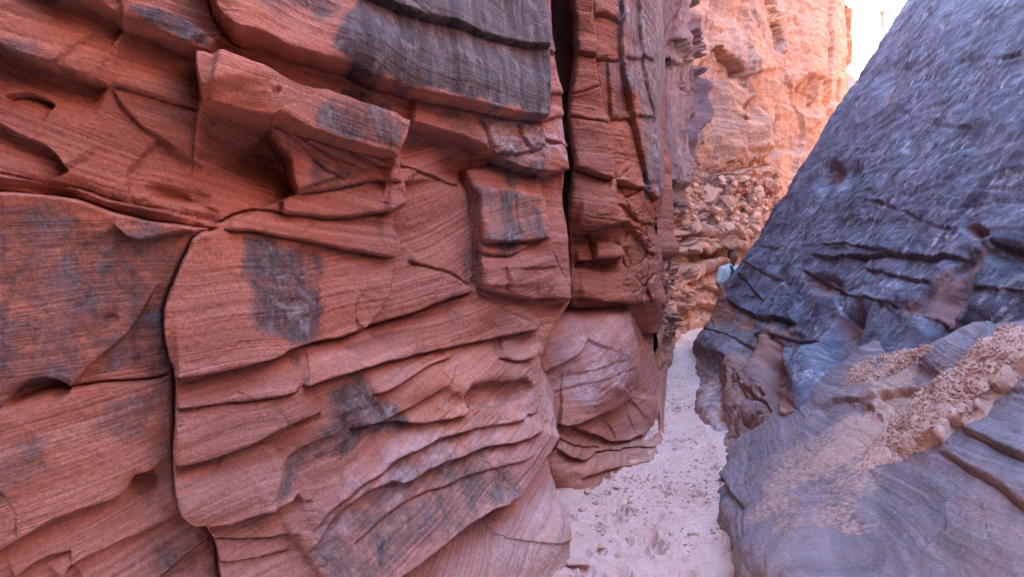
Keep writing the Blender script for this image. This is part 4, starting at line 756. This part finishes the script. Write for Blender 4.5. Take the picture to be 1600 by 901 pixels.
# ------------------------------------------------------------------ gravel bank lying on it
def bank(name, label, poly, thick, seed, taper):
    qx, qy, _ = proj(G_P)
    x, y, z = G_P[..., 0], G_P[..., 1], G_P[..., 2]
    n1 = fbm(x*9, y*9, z*9, 4, 101+seed)
    sdv = poly_sdf(qx+n1*10, qy+fbm(x*9, y*9, z*9, 4, 111)*10, poly)
    t = taper(qx, qy)
    h = sst(-1, 9+22*(1-t), sdv)*thick*t*(.8+.35*fbm(x*4, y*4, z*4, 3, 131))-.012
    lump = np.abs(vn(x*34, y*34, z*34, 141))*.5+np.abs(vn(x*70, y*70, z*70, 143))*.4+np.abs(vn(x*140, y*140, z*140, 144))*.3
    h = h+np.where(sdv > 0, 1, 0)*(lump*.015-.004)*np.clip(t*1.4, .3, 1)
    V = G_P+G_N*h[..., None]
    V[..., 2] += np.where(sdv > 0, h, 0)*.2
    for k_ in range(3): V[..., k_] += .006*fbm(x*40, y*40, z*40, 2, 181+k_*5)*sst(-6, 0, sdv)
    nr, nc = sdv.shape
    keep = (sdv > -6)
    idx = np.arange(nr*nc).reshape(nr, nc)
    kq = keep[:-1, :-1] & keep[1:, :-1] & keep[:-1, 1:] & keep[1:, 1:]
    q = np.stack([idx[:-1, :-1], idx[:-1, 1:], idx[1:, 1:], idx[1:, :-1]], -1)[kq]
    nn = np.cross(G_P[0, 1]-G_P[0, 0], G_P[1, 0]-G_P[0, 0])
    u, inv = np.unique(q, return_inverse=True); inv = inv.reshape(-1, 4)
    Vf = V.reshape(-1, 3)[u]; fn = np.cross(Vf[inv[0, 1]]-Vf[inv[0, 0]], Vf[inv[0, 3]]-Vf[inv[0, 0]])
    if np.dot(fn, G_N.reshape(-1, 3)[u[inv[0, 0]]]) < 0: inv = inv[:, ::-1]
    base = Vf.mean(0); root = thing(name, tuple(base), label, 'gravel bank')
    o = mesh_from('crust', Vf-base, inv, M_grav, parent=root)
    # loose grit embedded in the crust
    r = np.random.RandomState(seed); ok = np.argwhere((sdv > 2)); pick = ok[r.randint(0, len(ok), 4200)]
    tv = np.array([[1, 0, 0], [-1, 0, 0], [0, 1, 0], [0, -1, 0], [0, 0, 1], [0, 0, -1]], float)
    tf = np.array([[0, 2, 4], [2, 1, 4], [1, 3, 4], [3, 0, 4], [2, 0, 5], [1, 2, 5], [3, 1, 5], [0, 3, 5]])
    VV, FF = [], []
    for k, (i, j) in enumerate(pick):
        s = (.003+.009*r.rand()**3)*(1.0 if t[i, j] > .5 else .6); a = r.randn(3, 3); Qm, _ = np.linalg.qr(a)
        VV.append((tv*s*(.6+.8*r.rand(6, 1))*np.array([1.2, 1, .8]))@Qm+V[i, j]-base+G_N[i, j]*s*.3); FF.append(tf+6*k)
    g = mesh_from('grit', np.concatenate(VV), np.concatenate(FF), M_grit, parent=root, smooth=False); g['kind'] = 'stuff'
    return root
bank('gravel_bank', 'thick undercut band of pinkish gravel lying on the foreground rock', [(1610, 508), (1570, 522), (1530, 548), (1480, 590), (1430, 620), (1390, 650), (1350, 690), (1290, 735), (1230, 790), (1270, 800), (1345, 752), (1420, 715), (1462, 698), (1500, 668), (1545, 650), (1560, 628), (1600, 588), (1680, 560), (1680, 480)], .085, 1,
     lambda qx, qy: .12+.88*sst(1300, 1500, qx))
bank('gravel_bank', 'smaller thin tongue of gravel behind the thick gravel band', [(1285, 604), (1310, 580), (1360, 555), (1440, 540), (1470, 536), (1440, 560), (1400, 585), (1340, 602)], .03, 2, lambda qx, qy: .4+.6*sst(1290, 1380, qx))

# ================================================================== sandy floor
rows = []
for yy in (-6, 0, 1.5, 2.6, 3.4, 4.2, 5.2, 6.4, 8, 10, 12.5, 15.5, 19, 24, 32, 40):
    xc = .65+.16*(yy-4) if yy < 16 else 2.57+.6*(yy-16)
    hw = 2.2 if yy < 14 else 6
    rows.append([w(xc-hw, yy, .05), w(xc-.7, yy, 0), w(xc, yy, -.02), w(xc+.7, yy, 0), w(xc+hw, yy, .05)])
PF = net(rows, .6, hi=60)
x, y, z = [PF[..., k] for k in range(3)]
h = .03*fbm(x*1.3, y*1.3, 0, 3, 151)+.026*fbm(x*6, y*6, 0, 4, 155)+.014*np.abs(fbm(x*22, y*22, 0, 3, 159))
xl = np.interp(y, [3.68, 4.6, 4.98, 5.5, 6.03, 7.67, 8.36, 9.7, 13.1], [.256, .38, .45, .885, 1.2, 1.53, 1.78, 2.02, 2.6]); xr = np.interp(y, [3.8, 4.28, 4.6, 5.75, 6.35, 7.36, 8.76, 10.8, 13.1], [1.16, 1.21, 1.28, 1.64, 1.71, 1.89, 2.2, 2.68, 3.2])
bank_ = np.exp(-np.clip(x-xl, 0, 9)/.10)+np.exp(-np.clip(xr-x, 0, 9)/.10)
h += .028*np.clip(bank_, 0, 1.2)*(1+.8*fbm(x*3, y*3, 0, 3, 163))*(y > 2)
h += .02*np.abs(fbm(x*9, y*9, 0, 3, 167))*(.4+np.clip(bank_, 0, 1))
rr = np.random.RandomState(5)
for k in range(90):      # scuffed footprints
    fy = 3.5+rr.rand()**1.5*9; fx = .65+.16*(fy-4)+rr.randn()*.22; a = .15+rr.randn()*.35; s = .6+.5*rr.rand()
    dx, dy = x-fx, y-fy; u = (dx*math.cos(a)-dy*math.sin(a))/(.05*s); v = (dx*math.sin(a)+dy*math.cos(a))/(.13*s)
    r2 = u*u+v*v
    h += -.036*np.exp(-r2*r2)+.022*np.exp(-((np.sqrt(r2)-1.35)/.25)**2)*(v < 0)
PF[..., 2] += h
fn_ = grid_normals(PF); fi = np.arange(PF.shape[0]*PF.shape[1]).reshape(PF.shape[:2])
fq = np.stack([fi[:-1, :-1], fi[:-1, 1:], fi[1:, 1:], fi[1:, :-1]], -1).reshape(-1, 4)
floor = mesh_from('sandy_ground', PF.reshape(-1, 3), fq, M_sand); floor['kind'] = 'structure'; floor['label'] = 'pale pink sandy wash floor winding between the rocks'

# crumbs of dried sand, far too many to count
r = np.random.RandomState(77); fx, fy = x.ravel(), y.ravel(); okf = np.flatnonzero((fy > 3.2) & (fy < 12) & (np.abs(fx-(.65+.16*(fy-4))) < 1.1)); VV, FF = [], []
clump = fbm(fx[okf]*2.2, fy[okf]*2.2, 0, 3, 171); okf = okf[clump > r.rand(len(okf))*.5-.12]
tv = np.array([[1, 0, 0], [-1, 0, 0], [0, 1, 0], [0, -1, 0], [0, 0, 1], [0, 0, -1]], float)
tf = np.array([[0, 2, 4], [2, 1, 4], [1, 3, 4], [3, 0, 4], [2, 0, 5], [1, 2, 5], [3, 1, 5], [0, 3, 5]])
for k, i in enumerate(okf[r.randint(0, len(okf), 3200)]):
    sz = .003+.012*r.rand()**4; Qm, _ = np.linalg.qr(r.randn(3, 3))
    VV.append((tv*sz*(.6+.8*r.rand(6, 1)))@Qm*np.array([1.3, 1.3, .7])+PF.reshape(-1, 3)[i]+np.array([0, 0, sz*.2])); FF.append(tf+6*k)
cr_ = mesh_from('sand_crumbs', np.concatenate(VV), np.concatenate(FF), M_clod, smooth=False); cr_['kind'] = 'stuff'; tag(cr_, 'scattered crumbs of dried sand on the wash floor', 'sand crumbs')

# ------------------------------------------------------------------ loose rocks
def rock_mesh(name, seed, mat, sub=2, flat=.6, ang=.35):
    bm = bmesh.new(); bmesh.ops.create_icosphere(bm, subdivisions=sub, radius=1)
    r = np.random.RandomState(seed); planes = [(Vector(r.randn(3)).normalized(), .42+.35*r.rand()) for _ in range(9)]
    for v in bm.verts:
        for n, d in planes:
            e = v.co.dot(n)-d
            if e > 0: v.co -= n*e
        v.co *= 1+.06*r.randn()*ang; v.co.z *= flat
    me = bpy.data.meshes.new(name); bm.to_mesh(me); bm.free(); me.materials.append(mat)
    return me
def plain_rock(name, c0, c1):
    m = N(name); pos = m.n('NewGeometry').outputs['Position']
    m.col(m.mix(m.noise(pos, 4, 5, .6), c0, c1)); m.bump(m.noise(pos, 30, 5, .6), .02, .7); return m.m
M_rub = plain_rock('rubble_rock', (.46, .19, .11), (.60, .34, .25))
rub_meshes = [rock_mesh('fallen_rock', 200+k, M_rub, 2, .8) for k in range(6)]
clod_meshes = [rock_mesh('sand_clod', 300+k, M_clod, 2, .5) for k in range(4)]
dq = np.stack([D_q[0].ravel(), D_q[1].ravel()], 1); dP = D_P.reshape(-1, 3)
rr = np.random.RandomState(12); placed = []
for k in range(3000):
    if len(placed) >= 130: break
    pxx = 1066+rr.rand()*140; pyy = 285+rr.rand()*84
    if pxx > 1218-(pyy-285)*.55: continue
    s = .09+.26*rr.rand()**2.2
    if any(abs(pxx-a)+abs(pyy-b) < (s+c)*33 for a, b, c in placed): continue
    i = np.argmin((dq[:, 0]-pxx)**2+(dq[:, 1]-pyy)**2)
    o = bpy.data.objects.new('fallen_rock', rub_meshes[k % 6]); COL.objects.link(o); o.location = dP[i]+np.array([0, -.02, .02])
    o.scale = (s*(.8+.6*rr.rand()), s, s*(.8+.4*rr.rand())); o.rotation_euler = (rr.randn()*.4, rr.randn()*.4, rr.rand()*6.3)
    tag(o, 'angular broken rock lying in the rubble at the base of the far cliff', 'rock', 'fallen rocks below the far cliff'); placed.append((pxx, pyy, s))
clods = [(903, 884, .075, 'largest orange clod at the bottom edge of the sand, beside the left rock'), (936, 828, .028, None), (942, 852, .034, None), (970, 868, .04, None), (912, 800, .035, None), (918, 770, .04, None), (965, 760, .03, None), (975, 748, .03, None), (1000, 870, .02, None), (1048, 832, .022, None), (1030, 780, .024, None), (990, 800, .022, None), (1060, 700, .02, None), (1080, 760, .02, None), (1000, 760, .025, None), (1045, 690, .022, None), (1072, 872, .02, None), (930, 790, .026, None), (985, 775, .02, None), (1060, 640, .03, None), (1105, 880, .018, None)]
for k, (a, b, s, lb) in enumerate(clods):
    p = fl(a, b); i = np.argmin((x-p[0])**2+(y-p[1])**2); zf = PF[..., 2].ravel()[i]
    o = bpy.data.objects.new('sand_clod', clod_meshes[k % 4]); COL.objects.link(o); o.location = (p[0], p[1], zf+s*.18); o.scale = (s*1.25, s, s*.75); o.rotation_euler = (0, 0, rr.rand()*6)
    tag(o, lb or 'small orange sand clod lying on the pale canyon floor', 'clod', 'clods on the canyon floor')

# ================================================================== the person
def plain(name, c, rough=.8):
    m = N(name); pos = m.n('NewGeometry').outputs['Position']
    m.col(m.mix(m.noise(pos, 14, 3, .5), c, tuple(v*.85 for v in c))); m.b.inputs['Roughness'].default_value = rough; return m.m
M_skin = plain('skin', (.17, .075, .045), .55); M_hair = plain('hair', (.015, .012, .012), .6); M_shirt = plain('white_cotton', (.46, .48, .50)); M_dark = plain('dark_cloth', (.02, .025, .05)); M_blue = plain('blue_cloth', (.06, .08, .20)); M_shoe = plain('shoe', (.05, .04, .035))
def skin(name, verts, edges, rad, mat, parent, sub=2, root=0):
    me = bpy.data.meshes.new(name); me.from_pydata(verts, edges, []); o = bpy.data.objects.new(name, me); COL.objects.link(o)
    o.modifiers.new('skin', 'SKIN'); s = o.modifiers.new('sub', 'SUBSURF'); s.levels = s.render_levels = sub
    for k, r in enumerate(rad): me.skin_vertices[0].data[k].radius = r if isinstance(r, tuple) else (r, r)
    me.skin_vertices[0].data[root].use_root = True
    dg = bpy.context.evaluated_depsgraph_get(); em = bpy.data.meshes.new_from_object(o.evaluated_get(dg))
    bpy.data.objects.remove(o); em.name = name; em.materials.clear(); em.materials.append(mat); em.polygons.foreach_set('use_smooth', np.ones(len(em.polygons), bool))
    o = bpy.data.objects.new(name, em); COL.objects.link(o); o.parent = parent; return o
def union(name, caps, mat, parent, vox=.014, smooth=4):
    """one continuous skin round a chain of tapered capsules (ax,ay,az,ra, bx,by,bz,rb)"""
    bm = bmesh.new()
    for (a, ra, b, rb, sq) in caps:
        a, b = Vector(a), Vector(b); n = 7
        for k in range(n):
            t = k/(n-1); c = a.lerp(b, t); r = ra+(rb-ra)*t
            g = bmesh.ops.create_icosphere(bm, subdivisions=2, radius=1)
            for v in g['verts']: v.co = c+Vector((v.co.x*r*sq[0], v.co.y*r*sq[1], v.co.z*r))
    me = bpy.data.meshes.new(name); bm.to_mesh(me); bm.free(); o = bpy.data.objects.new(name, me); COL.objects.link(o)
    m = o.modifiers.new('r', 'REMESH'); m.mode = 'VOXEL'; m.voxel_size = vox
    m = o.modifiers.new('s', 'SMOOTH'); m.iterations = smooth; m.factor = .5
    em = bpy.data.meshes.new_from_object(o.evaluated_get(bpy.context.evaluated_depsgraph_get())); bpy.data.objects.remove(o)
    em.name = name; em.materials.clear(); em.materials.append(mat); em.polygons.foreach_set('use_smooth', np.ones(len(em.polygons), bool))
    o = bpy.data.objects.new(name, em); COL.objects.link(o); o.parent = parent; return o
PB_ = at(1137.5, 470, 13.45); PX, PY = PB_[0], PB_[1]
per = thing('person', (PX, PY, -.06), 'person in a white shirt with a dark shoulder strap peering round the right-hand rock', 'person')
per.rotation_euler = (0, math.radians(3), math.radians(12))
R1_ = (1, 1)
union('body', [((0, 0, .95), .13, (0, 0, 1.15), .125, (1.2, .85)), ((0, 0, 1.15), .125, (0, .01, 1.36), .14, (1.25, .85)), ((-.15, .01, 1.42), .06, (.15, .01, 1.42), .06, R1_), ((0, .01, 1.42), .06, (0, -.01, 1.55), .052, R1_),
    ((.005, -.03, 1.60), .068, (.005, -.015, 1.66), .088, (.88, 1.05)), ((.005, -.01, 1.66), .092, (.005, -.005, 1.69), .09, (.88, 1.08)),
    ((-.19, .01, 1.40), .055, (-.24, .03, 1.14), .045, R1_), ((-.24, .03, 1.14), .042, (-.21, -.14, .96), .030, R1_), ((-.21, -.14, .96), .034, (-.20, -.20, .91), .032, (1, .7)),
    ((.19, .01, 1.40), .055, (.25, -.06, 1.16), .045, R1_), ((.25, -.06, 1.16), .042, (.09, -.23, 1.22), .030, R1_), ((.09, -.23, 1.22), .034, (.04, -.25, 1.25), .032, (1, .7)),
    ((-.10, 0, .90), .10, (-.11, -.02, .50), .062, R1_), ((-.11, -.02, .50), .06, (-.11, .03, .09), .042, R1_), ((.10, 0, .90), .10, (.12, -.02, .50), .062, R1_), ((.12, -.02, .50), .06, (.12, .03, .09), .042, R1_)], M_skin, per)
for sx_, hb, d in ((-1, (-.20, -.21, .90), Vector((.02, -.05, -.08))), (1, (.03, -.255, 1.255), Vector((-.07, -.03, .05)))):
    d = d.normalized()
    for k in range(4):
        off = Vector((.013*(k-1.5)*1.4, 0, 0)) if sx_ < 0 else Vector((0, 0, -.018*(k-1.5)))
        a = Vector(hb)+off; b = a+d*(.055+.01*(1.5-abs(k-1.5))); c = b+(d+Vector((0, .4, -.4))).normalized()*.03
        skin('finger', [tuple(a), tuple(b), tuple(c)], [(0, 1), (1, 2)], [.010, .009, .007], M_skin, per, 1)
    a = Vector(hb); skin('thumb', [tuple(a), tuple(a+Vector((.03, -.02, .0))), tuple(a+Vector((.045, -.045, .01)))], [(0, 1), (1, 2)], [.012, .010, .008], M_skin, per, 1)
union('shirt', [((0, 0, .93), .145, (0, 0, 1.15), .14, (1.25, .92)), ((0, 0, 1.15), .14, (0, .01, 1.34), .155, (1.25, .9)), ((-.17, .01, 1.41), .075, (.17, .01, 1.41), .075, R1_), ((-.19, .01, 1.40), .078, (-.235, .02, 1.20), .075, R1_), ((.19, .01, 1.40), .078, (.235, -.03, 1.20), .075, R1_), ((0, .01, 1.42), .075, (0, .01, 1.49), .064, R1_), ((-.12, .01, 1.44), .06, (0, .01, 1.50), .055, R1_), ((.12, .01, 1.44), .06, (0, .01, 1.50), .055, R1_)], M_shirt, per)
union('shorts', [((-.06, 0, .93), .13, (.06, 0, .93), .13, (1, .95)), ((-.09, 0, .86), .115, (-.115, -.02, .54), .09, R1_), ((.09, 0, .86), .115, (.125, -.02, .54), .09, R1_)], M_blue, per)
hb_ = bmesh.new(); bmesh.ops.create_icosphere(hb_, subdivisions=3, radius=1)
for v in list(hb_.verts):
    v.co = Vector((.005+v.co.x*.096, .012+v.co.y*.112, 1.70+v.co.z*.105))
    v.co += v.normal*.008*random.Random(int(v.index)).uniform(-1, 1)
bmesh.ops.delete(hb_, geom=[v for v in hb_.verts if v.co.y < -.05 and v.co.z < 1.735 or v.co.z < 1.61], context='VERTS')
hm = bpy.data.meshes.new('hair'); hb_.to_mesh(hm); hb_.free(); hm.materials.append(M_hair); ho = bpy.data.objects.new('hair', hm); COL.objects.link(ho); ho.parent = per
for ex in (-.03, .05): skin('eye', [(ex, -.118, 1.672), (ex, -.126, 1.672)], [(0, 1)], [.010, .008], M_hair, per, 1)
skin('nose', [(.01, -.112, 1.672), (.01, -.135, 1.64)], [(0, 1)], [.009, .014], M_skin, per, 1)
skin('mouth', [(-.015, -.105, 1.61), (.035, -.105, 1.61)], [(0, 1)], [.008, .008], plain('lips', (.12, .045, .04)), per, 1)
for ex in (-.072, .09): skin('ear', [(ex, -.02, 1.69), (ex, -.015, 1.64)], [(0, 1)], [.014, .010], M_skin, per, 1)
for ex in (-.12, .13): skin('shoe', [(ex, .05, .05), (ex, -.16, .04)], [(0, 1)], [.055, .05], M_shoe, per, 1)
bag = thing('shoulder_bag', (PX, PY, -.06), 'dark bag hanging on a black strap across the person white shirt', 'bag'); bag.rotation_euler = per.rotation_euler
skin('strap', [(.0, .12, 1.44), (-.04, .0, 1.50), (-.06, -.145, 1.40), (-.10, -.165, 1.25), (-.16, -.165, 1.08), (-.19, -.12, .98)], [(k, k+1) for k in range(5)], [(.034, .016)]*6, M_dark, bag, 1)
skin('pouch', [(-.20, -.15, 1.06), (-.21, -.16, .94), (-.21, -.15, .82)], [(0, 1), (1, 2)], [(.09, .07), (.11, .08), (.10, .07)], M_dark, bag, 1)
